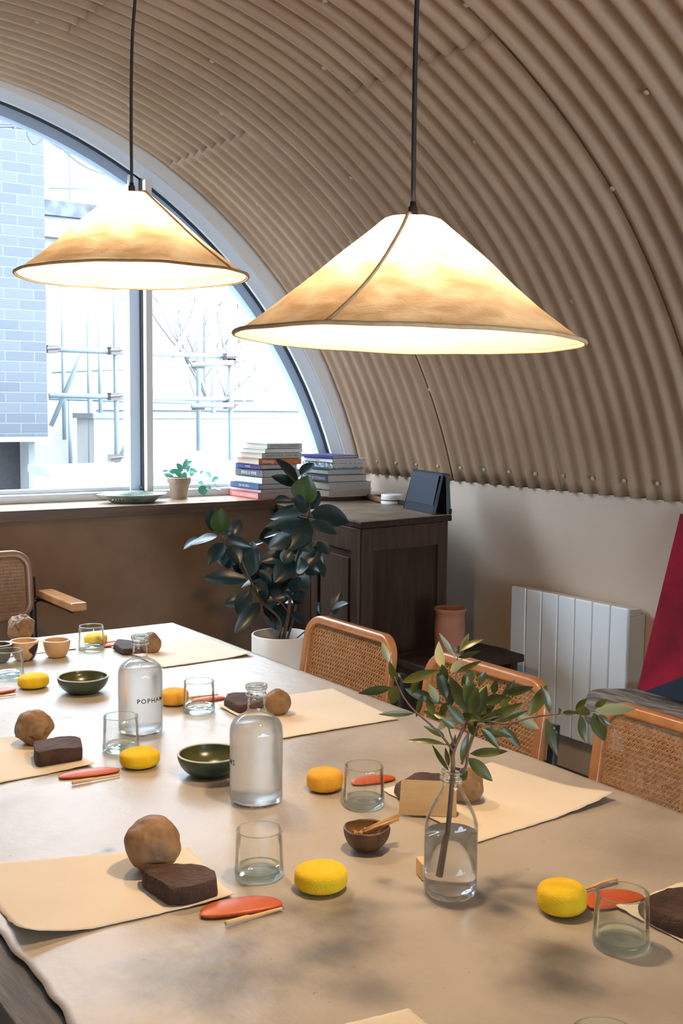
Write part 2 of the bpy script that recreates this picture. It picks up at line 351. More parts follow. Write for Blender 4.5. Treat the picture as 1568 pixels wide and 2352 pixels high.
def textmesh(txt, size, name='lettering', extrude=.0):
    cu = bpy.data.curves.new(name, 'FONT'); cu.body = txt; cu.size = size; cu.extrude = extrude; cu.resolution_u = 3
    o = bpy.data.objects.new(name, cu); C.objects.link(o); bpy.context.view_layer.update()
    me = bpy.data.meshes.new_from_object(o.evaluated_get(bpy.context.evaluated_depsgraph_get()))
    bpy.data.objects.remove(o); return me
# ---------------------------------------------------------------- room shell
XR, YW = 3.176, 4.47
CX, CZ, RV = 1.10, .645, 2.132
ZS = 1.172                                    # height where the vault springs
A0 = math.asin((ZS-CZ)/RV)
def vault_sheet(y0, y1, dr, a0, a1, PITCHC=.0765, amp=.0125):
    ny = max(2, int((y1-y0)/PITCHC*10)); na = 44; vs = []; fs = []
    for i in range(ny+1):
        y = y0+(y1-y0)*i/ny; ph = 2*math.pi*y/PITCHC
        s_ = math.sin(ph); s_ = s_+.20*math.cos(2*ph)
        for k in range(na+1):
            a = a0+(a1-a0)*k/na
            # the sheets are rolled in slightly flat facets
            rr = RV + dr + amp*s_ - .010*abs(math.sin(a*7.0+.3*math.floor(y/.6)))*.5
            vs.append((CX+rr*math.cos(a), y, CZ+rr*math.sin(a)))
    n_ = na+1
    for i in range(ny):
        for k in range(na): fs.append((i*n_+k, (i+1)*n_+k, (i+1)*n_+k+1, i*n_+k+1))
    return vs, fs
mb = MB(); PW = .0765; yy = 4.475; j = 0
while yy > -2.9:
    y0 = yy-PW*9
    seam = 1.15 + (.25 if j % 2 else -.1)
    d0 = .004 if j % 2 else 0
    mb.add(*vault_sheet(y0-PW*.25, yy, d0, A0, seam+.02))
    mb.add(*vault_sheet(y0-PW*.25, yy, d0+.003, seam, math.pi-A0))
    yy = y0; j += 1
ceil = struct(obj('ceiling', mb.v, mb.f, 'vault_paint')); sld = ceil.modifiers.new('thick', 'SOLIDIFY'); sld.thickness = .0015; sld.offset = 1
# outer shell behind the sheets so no light leaks in
vs = []; fs = []
for i, y in enumerate((-3.1, 4.60)):
    for k in range(41):
        a = A0-.02+(math.pi-2*A0+.04)*k/40; vs.append((CX+(RV+.13)*math.cos(a), y, CZ+(RV+.13)*math.sin(a)))
for k in range(40): fs.append((k, 41+k, 42+k, k+1))
o = struct(obj('trim_1', vs, fs, 'vault_paint')); sd = o.modifiers.new('t', 'SOLIDIFY'); sd.thickness = .08; sd.offset = -1
# fixing screws of the vault
for a, y in [(A0+.03, YW-.18-.153*i) for i in range(12)] + [(A0+.36+.31*j_, 4.13-.688*i_) for j_ in range(5) for i_ in range(5)] + [(A0+.2+.34*j_, 3.74-.688*i_) for j_ in range(5) for i_ in range(4)]:
    c_ = Vector((CX+(RV-.008)*math.cos(a), y, CZ+(RV-.008)*math.sin(a))); nrm = Vector((-math.cos(a), 0, -math.sin(a)))
    s_ = MB(); s_.tube([c_-nrm*.006, c_+nrm*.004, c_+nrm*.006], [.0085, .0085, .004], 8); s_.build('ceiling_screw', 'screw_paint', ceil)
XL = 2*CX-XR
struct(bx('floor', (XL-.2, -3.1, -.05), (XR+.2, 4.7, 0), 'floor_concrete'))
struct(bx('wall_right', (XR, -3.1, 0), (XR+.25, 4.6, ZS), 'plaster', bv=.004))
struct(bx('wall_left', (XL-.25, -3.1, 0), (XL, 4.6, ZS), 'plaster'))
struct(bx('wall_front', (XL, 4.235, 0), (XR, 4.65, 1.04), 'shaded_plaster'))
struct(bx('baseboard_right', (XR-.012, -3.0, 0), (XR, 4.2, .07), 'skirting'))
struct(bx('baseboard_front', (XL, 4.22, 0), (XR, 4.235, .07), 'skirting'))
# unseen back end wall with an arched opening added for fill light
def wallarc(name, y0, y1, r, z0, mt, cx=CX, cz=CZ):
    # solid between the vault and a smaller arch
    vs = []; fs = []; N = 48
    for y in (y0, y1):
        for k in range(N+1):
            a = math.pi*k/N
            for rr in (r, RV+.10):
                c_ = (cx, cz) if rr == r else (CX, CZ); vs.append((c_[0]+rr*math.cos(a), y, max(z0, c_[1]+rr*math.sin(a))))
    n_ = (N+1)*2
    for k in range(N):
        b0 = k*2
        fs.append((b0, b0+1, b0+3, b0+2)); fs.append((n_+b0, n_+b0+2, n_+b0+3, n_+b0+1))
        fs.append((b0, b0+2, n_+b0+2, n_+b0)); fs.append((b0+1, n_+b0+1, n_+b0+3, b0+3))
    return obj(name, vs, fs, mt, smooth=False)
struct(wallarc('wall_back', -3.1, -3.0, 1.0, .9, 'plaster'))
# window: plaster reveal, pale frame ring, grey inner ring, glass, mullions
struct(autosmooth(wallarc('trim_2', 4.465, 4.62, 2.194, 1.02, 'reveal_white', .993, .571)))
def ring(name, y0, y1, r0, r1, mt, parent, zmin, cx=.955, cz=.566):
    vs = []; fs = []; N = 64; a0 = math.asin(min(1, (zmin-cz)/r0))
    for k in range(N+1):
        a = a0+(math.pi-2*a0)*k/N; c_, s_ = math.cos(a), math.sin(a)
        for rr, y in ((r0, y0), (r1, y0), (r1, y1), (r0, y1)): vs.append((cx+rr*c_, y, cz+rr*s_))
    for k in range(N):
        for i in range(4):
            j_ = (i+1) % 4; fs.append((k*4+i, (k+1)*4+i, (k+1)*4+j_, k*4+j_))
    fs.append((0, 1, 2, 3)); fs.append((N*4+3, N*4+2, N*4+1, N*4))
    o = obj(name, vs, fs, mt, parent); return autosmooth(o)
win = struct(bpy.data.objects.new('window_1', None)); C.objects.link(win)
ring('window_frame', 4.482, 4.56, 2.168, 2.25, 'frame_pale', win, 1.09)
ring('window_gasket', 4.50, 4.56, 2.160, 2.168, 'black_rubber', win, 1.09)
ring('window_frame', 4.515, 4.57, 2.118, 2.160, 'frame_blue', win, 1.09)
bx('window_frame', (-.93, 4.47, 1.083), (3.05, 4.56, 1.118), 'frame_pale', win, bv=.004)
bx('window_frame', (-.93, 4.515, 1.118), (3.03, 4.57, 1.135), 'reveal_white', win)
for mx_ in (2.03, .10):
    ztop = .566+math.sqrt(2.163**2-(mx_-.955)**2)
    bx('mullion', (mx_-.012, 4.44, 1.118), (mx_+.018, 4.56, ztop), 'reveal_white', win, bv=.002)
    bx('mullion', (mx_-.062, 4.50, 1.118), (mx_-.016, 4.57, ztop+.02), 'frame_grey', win)
    bx('window_gasket', (mx_-.016, 4.47, 1.118), (mx_-.012, 4.565, ztop), 'black_rubber', win)
vs = [(.955+2.13*math.cos(a), 4.545, max(1.1, .566+2.13*math.sin(a))) for a in [R(14)+(math.pi-R(28))*k/48 for k in range(49)]]
obj('window_pane', vs, [tuple(range(49))], 'window_glass', win, smooth=False)
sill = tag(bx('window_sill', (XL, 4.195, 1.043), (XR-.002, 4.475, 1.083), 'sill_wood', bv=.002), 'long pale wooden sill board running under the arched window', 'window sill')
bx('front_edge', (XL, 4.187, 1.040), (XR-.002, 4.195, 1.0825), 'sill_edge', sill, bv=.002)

# ---------------------------------------------------------------- outside
GZ = -2.0
def ext_building(name, label, cat, boxes, grp=None):
    t_ = thing(name, label, cat, (0, 0, 0), 0, grp)
    for nm, lo, hi, mt in boxes: bx(nm, lo, hi, mt, t_)
    return t_
pE = ony(110, 1003, 8.1)
BXE = pE.x; BZ = pE.z
ext_building('brick_building', 'blue grey painted brick building corner left of the scaffolding', 'building', [
    ('wall', (-6, 8.1, BZ), (BXE, 16, 4.1), 'brick_blue'), ('string_course', (-6, 8.05, BZ-.035), (BXE+.01, 8.4, BZ), 'ext_grey'),
    ('opening_shadow', (-6, 8.5, GZ), (ony(66, 1060, 8.5).x, 9.5, BZ-.035), 'ext_shadow'),  # solid near-black block stands in for the shadow inside the opening
    ('corner_post', (ony(66, 1060, 8.3).x, 8.3, GZ), (ony(80, 1060, 8.3).x, 8.6, BZ-.035), 'ext_grey')])
ext_building('pale_building', 'pale overexposed brick building behind the scaffolding', 'building', [
    ('wall', (2, 19, GZ), (24, 24, 6.4), 'brick_pale'), ('parapet', (1.8, 18.8, 6.2), (24, 24.1, 6.6), 'ext_white')] +
    [('window', (7.2+2.6*i, 18.92, 1.6+2.8*j_), (8.3+2.6*i, 19.05, 3.2+2.8*j_), 'ext_grey') for i in range(6) for j_ in range(2)])
q_ = ony(115, 470, 13)
ext_building('flat_roof_extension', 'flat roofed pale extension with dark gutter beside the brick corner', 'building', [
    ('wall', (3.5, 13, GZ), (ony(215, 500, 13).x, 15, ony(115, 520, 13).z), 'ext_white'),
    ('roof_slab', (3.5, 12.8, ony(115, 500, 13).z), (ony(212, 500, 13).x, 15, ony(115, 466, 13).z), 'ext_roof'),
    ('fascia', (3.5, 12.9, ony(115, 525, 13).z), (ony(200, 500, 13).x, 15, ony(115, 500, 13).z), 'ext_white'),
    ('lower_band', (3.5, 12.85, ony(115, 548, 13).z), (ony(190, 500, 13).x, 15, ony(115, 525, 13).z), 'ext_grey')])
def wallseg(name, label, p, q, z0, z1, th, mt, capmt=None):
    p = Vector(p); q = Vector(q); d = (q-p); L = d.length; a = math.atan2(d.y, d.x)
    t_ = thing(name, label, 'wall', (p.x, p.y, 0), a)
    bx('wall_face', (0, 0, z0), (L, th, z1), mt, t_)
    if capmt: bx('coping', (-.03, -.03, z1), (L+.03, th+.03, z1+.05), capmt, t_)
zc = ony(300, 1085, 7.0).z
wallseg('parapet_wall', 'low pale parapet wall just outside the window', (ony(113, 1100, 7).x, 7), (8, 7.0), GZ, zc, .3, 'ext_white', 'ext_grey')
zc2 = ony(340, 1040, 10.5).z
wallseg('garden_wall', 'pale garden wall with coping behind the parapet', (ony(216, 1000, 10.5).x, 10.5), (12, 12.2), GZ, zc2+.35, .3, 'ext_white', 'ext_grey')
wallseg('stepped_wall', 'far pale stepped wall behind the garden wall', (ony(130, 990, 14).x, 14), (13, 15), GZ, ony(170, 985, 14).z+.25, .3, 'ext_grey', 'ext_white')
struct(bx('ground', (-12, 4.8, GZ-.1), (26, 26, GZ), 'ext_white'))
# scaffolding: one thing, each pole a part
scf = thing('scaffolding', 'galvanised tube scaffolding with clamps outside the window', 'scaffolding', (0, 0, 0))
DS = 11.0
def pole(p, q, y, y2=None, r=.0242, nm='pole'):
    a = ony(*p, y); b_ = ony(*q, y if y2 is None else y2); s_ = MB(); s_.tube([a, b_], r, 10); s_.build(nm, 'scaffold', scf)
def vpole(px, py0, py1, y, r=.0242):
    a = ony(px, py0, y); b_ = ony(px, py1, y); s_ = MB(); s_.tube([(a.x, a.y, max(b_.z, GZ)), (a.x, a.y, a.z)], r, 10); s_.build('pole', 'scaffold', scf)
for px, a, b_, y in [(262, 380, 1200, 10), (203, 640, 1120, 10.6), (142, 560, 1010, 12.5), (228, 650, 1000, 12.5), (455, 560, 1035, 10.4), (490, 700, 1060, 10.9), (530, 560, 1140, 10), (160, 900, 1090, 12.8)]:
    vpole(px, a, b_, y)
pole((113, 802), (528, 819), 10.05); pole((113, 908), (530, 918), 10.05); pole((113, 915), (480, 926), 12.6, r=.02)
pole((120, 855), (475, 838), 12.6, r=.015); pole((117, 978), (262, 640), 10.9); pole((260, 1080), (480, 660), 10.1)
pole((440, 838), (535, 832), 9.9); pole((440, 932), (535, 930), 9.9)
pole((113, 430), (262, 430), 12.6, r=.02)
for px, py in [(262, 806), (262, 911), (262, 1052), (527, 832), (527, 931), (526, 820), (455, 838), (455, 934), (118, 802)]:
    p = ony(px, py, 10.0); s_ = MB(); s_.box(p, (.10, .09, .07)); s_.tube([p+Vector((-.06, -.05, 0)), p+Vector((.07, -.05, .01))], .012, 6); s_.build('clamp', 'scaffold_clamp', scf, smooth=False)
# tangled cables
def cable(pts, y, r, label, grp):
    s_ = MB(); s_.tube(smoothcurve([ony(a, b_, y+dy) for a, b_, dy in pts]), r, 6)
    return tag(s_.build('overhead_cable', 'cable'), label, 'cable', grp)
cable([(-60, 290, 0), (0, 291, 0), (45, 293, 0), (90, 310, .0), (160, 350, 0), (310, 412, .5), (420, 470, 1.0)], 7.4, .007, 'thick black overhead cable drooping to the lower right', None)
cable([(-60, 284, 0), (0, 285, 0), (60, 288, 0), (95, 296, 0), (130, 330, .0), (200, 385, 0), (300, 415, .5)], 7.35, .005, 'thin black overhead cable below the thick one', None)
cable([(30, 296, 0), (60, 283, .05), (88, 288, 0), (62, 300, 0), (78, 332, 0), (110, 306, 0), (120, 298, 0)], 7.38, .005, 'loop of tangled black cable in front of the blue brickwork', None)
# bare tree on the right, beyond the glass
tr = thing('bare_tree', 'bare pale tree faint beyond the right of the glass', 'tree', tuple(ony(640, 1000, 15)[:2])+(GZ,)); s_ = MB()
def branch(p, d, L, r, dep):
    pts = [p]; 
    for k_ in range(4):
        d = (d+Vector((random.uniform(-.25, .25), random.uniform(-.25, .25), random.uniform(-.05, .2)))).normalized(); pts.append(pts[-1]+d*L/4)
    s_.tube(pts, [r*(1-.12*k_) for k_ in range(5)], 5)
    if dep:
        for q in range(3): branch(pts[random.choice((2, 3, 4))], (d+Vector((random.uniform(-.9, .9), random.uniform(-.9, .9), random.uniform(-.1, .6)))).normalized(), L*.62, r*.5, dep-1)
branch(Vector((0, 0, 0)), Vector((0, 0, 1)), 3.4, .09, 5); s_.build('branches', 'bark', tr)

# ---------------------------------------------------------------- pendant lamps
def pendant(loc, label, tilt, rseam, cordpts, seams, rr0=.268):
    t_ = thing('pendant_lamp', label, 'lamp', loc, 0, 'linen pendant lamps over the table')
    # origin at rim centre
    RR = rr0; prof = [(.0, .184), (.02, .185), (.040, .183), (.047, .179), (.066, .163), (.11, .127), (.155, .087), (.20, .050), (.235, .023), (.258, .006), (RR, .0)]
    prof = [(a_*RR/.268, b_) for a_, b_ in prof]
    fh = Vector((fw.x, fw.y, 0)).normalized(); mtx = Matrix.Rotation(tilt[0], 4, Vector((fh.y, -fh.x, 0))) @ Matrix.Rotation(tilt[1], 4, fh)
    s_ = MB(); seg = 96; pr = smoothcurve([Vector((a, 0, b_)) for a, b_ in prof], 5); n_ = len(pr)
    for k_ in range(seg):
        a = 2*math.pi*k_/seg
        for p in pr:
            w_ = noise.noise(Vector((math.cos(a)*3, math.sin(a)*3, p.z*14+rseam)))*.0022 + noise.noise(Vector((math.cos(a)*9, math.sin(a)*9, p.z*40+rseam)))*.0012
            s_.v.append(Vector(((p.x)*math.cos(a), (p.x)*math.sin(a), p.z+w_*min(1, p.x/.1))))
    for k_ in range(seg):
        for i in range(n_-1): s_.f.append((k_*n_+i, k_*n_+i+1, ((k_+1) % seg)*n_+i+1, ((k_+1) % seg)*n_+i))
    s_.m = [0]*len(s_.f)
    s_.v = [mtx @ v_ for v_ in s_.v]
    o = s_.build('lamp_shade', 'linen_shade', t_)
    s2 = MB(); s2.tube([mtx @ Vector((RR*math.cos(2*math.pi*k_/96), RR*math.sin(2*math.pi*k_/96), noise.noise(Vector((math.cos(2*math.pi*k_/96)*3, math.sin(2*math.pi*k_/96)*3, rseam)))*.0022)) for k_ in range(96)], .0035, 6, closed=True)
    s2.build('rim_binding', 'shade_tape', o)
    for sa, sw in seams:
        s3 = MB(); pts = [mtx @ Vector((p.x*math.cos(sa+sw*p.x), p.x*math.sin(sa+sw*p.x), p.z+.002)) for p in pr[6:]]
        s3.tube(pts, .0028, 5); s3.build('seam', 'shade_tape', o)
    top = mtx @ Vector((0, 0, .185))
    s4 = MB(); s4.lathe([(0, .0), (.0075, .0), (.0078, .002), (.0075, .016), (.005, .018), (.0045, .024), (0, .024)], 20, tuple(top)); s4.build('lamp_holder', 'cord_black', t_)
    s4 = MB(); s4.lathe([(0, -.045), (.016, -.045), (.016, .0), (0, 0)], 20, tuple(top)); s4.build('bulb_socket', 'white_plastic', t_)
    s5 = MB(); s5.lathe([(.0, -.033), (.012, -.031), (.024, -.022), (.031, -.008), (.031, .006), (.024, .02), (.013, .032), (0, .034)], 24, (top.x, top.y, top.z-.078)); s5.build('bulb', 'bulb_glow', t_)
    s6 = MB(); ztop = CZ+math.sqrt(RV**2-(loc[0]-CX)**2)-loc[2]-.01
    pts = [Vector((top.x, top.y, top.z+.02))]+[Vector((top.x+dx, top.y+dy, top.z+.03+(ztop-top.z-.03)*tt)) for tt, dx, dy in cordpts]
    s6.tube(smoothcurve(pts, 6), .0038, 8); s6.build('cord', 'cord_black', t_)
    s7 = MB(); s7.lathe([(0, ztop), (.05, ztop), (.05, ztop-.02), (0, ztop-.022)], 24, (pts[-1].x, pts[-1].y, 0)); s7.build('ceiling_rose', 'cord_black', t_)
    return t_
PL = onx(306, 634, 1.06); PR = onx(937, 781, 1.06)
pendant((1.06, PR.y, PR.z), 'nearer and larger looking cream linen cone pendant lamp hanging over the table', (R(-.9), R(1.4)), 1.3, [(.25, 0, 0), (.5, .006, -.003), (.72, .004, 0), (.8, .012, -.004), (1, .006, -.004)], [(R(225), -1.12)])
pendant((1.06, PL.y, PL.z), 'farther cream linen cone pendant lamp hanging in front of the window', (R(-.3), R(-.7)), 7.7, [(.2, 0, 0), (.4, .004, 0), (.6, .012, -.006), (.85, .002, 0), (1, .0, 0)], [(R(292), .6)], .262)

# ---------------------------------------------------------------- table and cloth
TT = .742; TX0, TX1, TY0, TY1 = .402, 1.645, -.35, 3.43
tb = thing('work_table', 'long dark wooden work table under the canvas cloth', 'table', (1.02, 1.54, 0))
def L(p): return (p[0]-1.02, p[1]-1.54, p[2])
bx('table_top', L((TX0, TY0, TT-.045)), L((TX1, TY1, TT)), 'table_wood', tb, bv=.003)
bx('apron', L((TX0+.04, TY0+.05, TT-.125)), L((TX0+.065, TY1-.05, TT-.045)), 'table_wood', tb)
bx('apron', L((TX1-.065, TY0+.05, TT-.125)), L((TX1-.04, TY1-.05, TT-.045)), 'table_wood', tb)
bx('apron', L((TX0+.04, TY1-.075, TT-.125)), L((TX1-.04, TY1-.05, TT-.045)), 'table_wood', tb)
for x in (TX0+.04, TX1-.11):
    for y in (TY0+.05, TY1-.12): bx('leg', L((x, y, 0)), L((x+.07, y+.07, TT-.045)), 'table_wood', tb, bv=.004)
def sst(a, b_, x): x = max(0, min(1, (x-a)/(b_-a))); return x*x*(3-2*x)
def cloth_z(x, y):
    z = TT+.004 + .0016*noise.noise(Vector((x*5, y*5, 0))) + .0008*abs(noise.noise(Vector((x*14, y*9, 3))))
    return z
nx, ny = 110, 300; vs = []; fs = []
for i in range(ny+1):
    for k_ in range(nx+1):
        u = k_/nx; v_ = i/ny
        y = -.40+(3.56+.40)*v_
        x0 = .452 + .010*noise.noise(Vector((y*4, 0, 1)))+.006*noise.noise(Vector((y*17, 0, 4))); x1 = 1.745+.012*noise.noise(Vector((y*3.1, 2, 1)))
        x = x0+(x1-x0)*u; z = cloth_z(x, y)
        # lift along the free left edge, wrinkles
        le = max(0, 1-(x-x0)/.09); z += .004*le*(.5+noise.noise(Vector((y*11, 1, 9)))) if le else 0
        z += .0035*max(0, noise.noise(Vector((x*3+y*2.2, y*2.6-x*1.5, 5))))*sst(2.2, 3.0, y)
        # hanging over the right and the far edge
        xe = TX1+.004; ye = TY1+.004; dx = max(0, x-xe); dy = max(0, y-ye); cornercut = max(0, (x-1.40)/.25)*.0
        if dx > 0:
            fold = .012*noise.noise(Vector((y*9, 3, 2)))+.007*noise.noise(Vector((y*26, 3, 2)))
            r_ = min(1, dx/.02); x = xe+.010*math.sin(r_*math.pi/2)+fold*min(1, dx/.05); z = TT+.004-max(0, dx-.004)*.98
        if dy > 0:
            fold = .012*noise.noise(Vector((x*9, 7, 2)))
            r_ = min(1, dy/.02); y = ye+.010*math.sin(r_*math.pi/2)+fold*min(1, dy/.05); z = min(z, TT+.004-max(0, dy-.004)*.98)
        vs.append((x, y, z))
for i in range(ny):
    for k_ in range(nx): a = i*(nx+1)+k_; fs.append((a, a+1, a+nx+2, a+nx+1))
cl = obj('canvas_cloth', vs, fs, 'canvas'); tag(cl, 'stained pale canvas cloth covering the long work table', 'tablecloth'); sd = cl.modifiers.new('t', 'SOLIDIFY'); sd.thickness = .0014; sd.offset = 1
TZ = TT+.0075            # working surface for things on the cloth
PZ = TZ+.0025            # on top of a sheet of paper
# ---------------------------------------------------------------- sheets of paper
def sheet(cs, label, curl=None, name='paper_sheet', mt='paper', ragged=.0015):
    a, b_, c_, d_ = [Vector(p) for p in cs]; N = 34; vs = []; fs = []; cx_ = (a+b_+c_+d_)/4; sd_ = random.random()*50
    for i in range(N+1):
        for k_ in range(N+1):
            u = k_/N; v_ = i/N; p = a*(1-u)*(1-v_)+b_*u*(1-v_)+c_*u*v_+d_*(1-u)*v_
            ed = max(abs(u-.5), abs(v_-.5))*2
            if ed > .999:
                p = p+Vector((noise.noise(Vector((u*22, v_*22, sd_))), noise.noise(Vector((v_*22, u*22, sd_+9)))))*ragged*2
            z = .0012*ed*abs(noise.noise(Vector((u*3, v_*3, sd_))))
            if curl:
                for (cu, cv, h, ex) in curl:
                    dd = math.hypot(u-cu, v_-cv); z += h*max(0, 1-dd/ex)**2
            vs.append((p.x-cx_.x, p.y-cx_.y, z))
    for i in range(N):
        for k_ in range(N): q = i*(N+1)+k_; fs.append((q, q+1, q+N+2, q+N+1))
    o = obj(name, vs, fs, mt); o.location = (cx_.x, cx_.y, TZ+.0006); tag(o, label, 'paper', 'sheets of buff paper on the table')
    s_ = o.modifiers.new('t', 'SOLIDIFY'); s_.thickness = .0008; s_.offset = 1
    return o
def P2(px, py): p = onz(px, py, TZ); return (p.x, p.y)
sheet([P2(60, 2170), (.785, 1.424), (.812, 1.632), P2(-80, 1990)], 'buff paper sheet at the lower left with a clay ball and dark slab on it', [(0, 0, .022, .38), (1, 0, .005, .25)])
sheet([(1.228, 1.382), (1.594, 1.399), (1.55, 1.692), (1.255, 1.685)], 'buff paper sheet behind the vase with its right corner lifting', [(1, 0, .016, .5)])
sheet([(1.269, 2.075), (1.58, 2.06), (1.61, 2.38), (1.271, 2.392)], 'buff paper sheet behind the nearer water bottle', [(0, 1, .004, .3)])
sheet([(1.333, 2.832), (1.627, 2.838), (1.631, 3.155), (1.31, 3.20)], 'far buff paper sheet behind the farther water bottle', [(1, 0, .008, .3), (0, .4, .006, .3)])
sheet([(.50, 2.12), (.843, 2.122), (.833, 2.392), (.50, 2.50)], 'buff paper sheet at the left edge under a dark clay block', [(1, 0, .004, .4)])
sheet([(1.236, .80), (1.56, .80), (1.57, 1.09), (1.244, 1.082)], 'buff paper sheet at the right edge of the photo under dark clay', [(0, 1, .003, .3)])
sheet([(.50, .86), (.80, .82), (.812, 1.03), (.50, 1.08)], 'buff paper corner at the very bottom edge of the photo', None)
sheet([(.90, 3.20), (1.215, 3.185), (1.20, 3.40), (.90, 3.42)], 'buff paper sheet at the far left behind the pinch pots', [(1, 0, .003, .3)])

# ---------------------------------------------------------------- sponges
def lump(name, mt, r, h, z, label, cat, grp, loc, rz=0, sq=.62, nse=.002, tilt=0):
    vs = []; fs = []; na, nb = 40, 20
    for i in range(nb+1):
        b_ = -math.pi/2+math.pi*i/nb
        for k_ in range(na):
            a = 2*math.pi*k_/na; cb, sb = math.cos(b_), math.sin(b_)
            rr = r*math.copysign(abs(cb)**sq, cb); zz = h/2+h/2*math.copysign(abs(sb)**sq, sb)
            p = Vector((rr*math.cos(a), rr*math.sin(a)*.97, zz)); p += p.normalized()*nse*noise.noise(p*30+Vector(loc)*7)
            vs.append((p.x, p.y, p.z))
    for i in range(nb):
        for k_ in range(na): fs.append((i*na+k_, i*na+(k_+1) % na, (i+1)*na+(k_+1) % na, (i+1)*na+k_))
    o = obj(name, vs, fs, mt); o.location = (loc[0], loc[1], z); o.rotation_euler = (tilt, 0, rz); return tag(o, label, cat, grp)
G = 'round clay sponges on the table'
for px, py, r, h, mt, lb in [(737, 2038, .0415, .036, 'sponge_yellow', 'bright yellow round sponge beside the nearest middle glass, left of the vase'),
                         (745, 1812, .036, .040, 'sponge_orange', 'amber round sponge directly left of the glass behind the small brown bowl'),
                         (321, 1757, .0415, .034, 'sponge_yellow', 'yellow round sponge in front of the glass beside the farther bottle'),
                         (77, 1577, .0405, .034, 'sponge_yellow', 'yellow round sponge left of the farther green bowl'),
                         (400, 1616, .036, .038, 'sponge_orange', 'amber round sponge partly hidden behind the farther water bottle'),
                         (1289, 2090, .0375, .042, 'sponge_yellow', 'yellow round sponge beside the tumbler at the right edge'),
                         (220, 1480, .036, .034, 'sponge_yellow', 'yellow round sponge seen through the farthest tumbler')]:
    p = onz(px, py+ (0 if py > 1500 else 0), TZ); lump('sponge', mt, r, h, TZ-.001, lb, 'sponge', G, p, sq=.56, nse=.0011)
# ---------------------------------------------------------------- clay balls
def clayball(px, py, r, label, mt='clay_tan', seed=0, amp=.10, crease=.10, z=PZ, sz=.95):
    bm = bmesh.new(); bmesh.ops.create_icosphere(bm, subdivisions=5, radius=1)
    for v_ in bm.verts:
        d = v_.co.normalized(); q = d*1.3+Vector((seed*3.1, seed, 0))
        k_ = 1+amp*noise.noise(q)+amp*.4*noise.noise(q*2.7)
        cr_ = abs(noise.noise(q*1.1+Vector((5, 5, 5)))); k_ -= crease*max(0, 1-cr_/.05)*(.5+.5*noise.noise(q*2))
        k_ -= .016*max(0, noise.noise(d*7+Vector((seed, 0, 0))))
        z_ = d.z*k_*sz
        v_.co = Vector((d.x*k_, d.y*k_, max(z_, -.84)))*r
    zmin = min(v_.co.z for v_ in bm.verts)
    for v_ in bm.verts: v_.co.z -= zmin
    p = onz(px, py, z); o = bmo('clay_ball', bm, mt, smooth=True); o.location = (p.x, p.y, z); return tag(o, label, 'clay', 'balls of tan clay')
clayball(352, 1992, .0455, 'tan clay ball on the nearest paper at the lower left, behind a dark slab', seed=1, amp=.10, crease=.05)
clayball(78, 1706, .041, 'cracked tan clay ball at the left edge behind a dark clay block', seed=4, amp=.16, crease=.22)
clayball(637, 1638, .031, 'tan clay ball just behind the neck of the nearer water bottle', seed=7, amp=.12, crease=.04, sz=1.05)
clayball(1068, 1838, .034, 'tan clay ball behind the vase and the brown card', seed=9, amp=.12, crease=.05)
clayball(345, 1497, .0315, 'tan clay ball behind the neck of the farther water bottle', seed=12, amp=.10, crease=.03, sz=1.05)
clayball(50, 1468, .040, 'lumpy split tan clay piece at the far left behind the pinch pots', seed=17, amp=.30, crease=.40, sz=1.05)
# ---------------------------------------------------------------- dark clay slabs
def slab(pts, h, label, seed=0, z=PZ, taper=.92, name='clay_block'):
    P_ = [Vector(p) for p in pts]; c_ = sum(P_, Vector((0, 0)))/len(P_); ol = []
    n_ = len(P_)
    for i in range(n_):
        for k_ in range(6):
            t_ = k_/6; p0, p1, p2, p3 = P_[i-1], P_[i], P_[(i+1) % n_], P_[(i+2) % n_]
            lin = p1*(1-t_)+p2*t_; cat_ = .5*((2*p1)+(-p0+p2)*t_+(2*p0-5*p1+4*p2-p3)*t_*t_+(-p0+3*p1-3*p2+p3)*t_**3)
            ol.append((lin*.75+cat_*.25)-c_)
    m_ = len(ol); vs = []; fs = []
    prof = [(.96, 0), (1.0, .08), (1.0, .5), (taper+.03, .9), (taper, 1.0)]+[(taper*(1-k_/6), 1.0) for k_ in range(1, 6)]
    for s_, zz in prof:
        for i, p in enumerate(ol):
            q = p*s_; hh = zz*h*(1+.16*noise.noise(Vector((q.x*18, q.y*18, seed)))) if zz > 0 else 0
            w_ = 1+.03*noise.noise(Vector((p.x*40, p.y*40, zz*3+seed)))
            vs.append((q.x*w_, q.y*w_, hh+.0012*noise.noise(Vector((q.x*120, q.y*120, seed)))*(zz > .5)))
    for r_ in range(len(prof)-1):
        for i in range(m_): fs.append((r_*m_+i, r_*m_+(i+1) % m_, (r_+1)*m_+(i+1) % m_, (r_+1)*m_+i))
    fs.append(tuple(reversed(range(m_)))); fs.append(tuple((len(prof)-1)*m_+i for i in range(m_)))
    o = obj(name, vs, fs, 'clay_dark'); autosmooth(o, 55); o.location = (c_.x, c_.y, z); return tag(o, label, 'clay', 'blocks of dark brown clay')
def PP(l_): 
    r_ = []
    for a, b_ in l_: p = onz(a, b_, PZ+.0); r_.append((p.x, p.y))
    return r_
slab(PP([(329, 2040), (385, 2079), (425, 2080), (498, 2060), (497, 2035), (450, 2016), (395, 2018), (330, 2022)]), .026, 'dark brown clay slab on the nearest paper, in front of the clay ball', 1)
slab(PP([(80, 1757), (92, 1762), (188, 1747), (186, 1728), (140, 1722), (78, 1735)]), .031, 'dark brown brick of clay on the left paper in front of a cracked clay ball', 2, taper=.97)
slab(PP([(514, 1622), (548, 1638), (600, 1632), (612, 1618), (560, 1606), (520, 1608)]), .019, 'dark clay block behind the neck of the nearer bottle', 3)
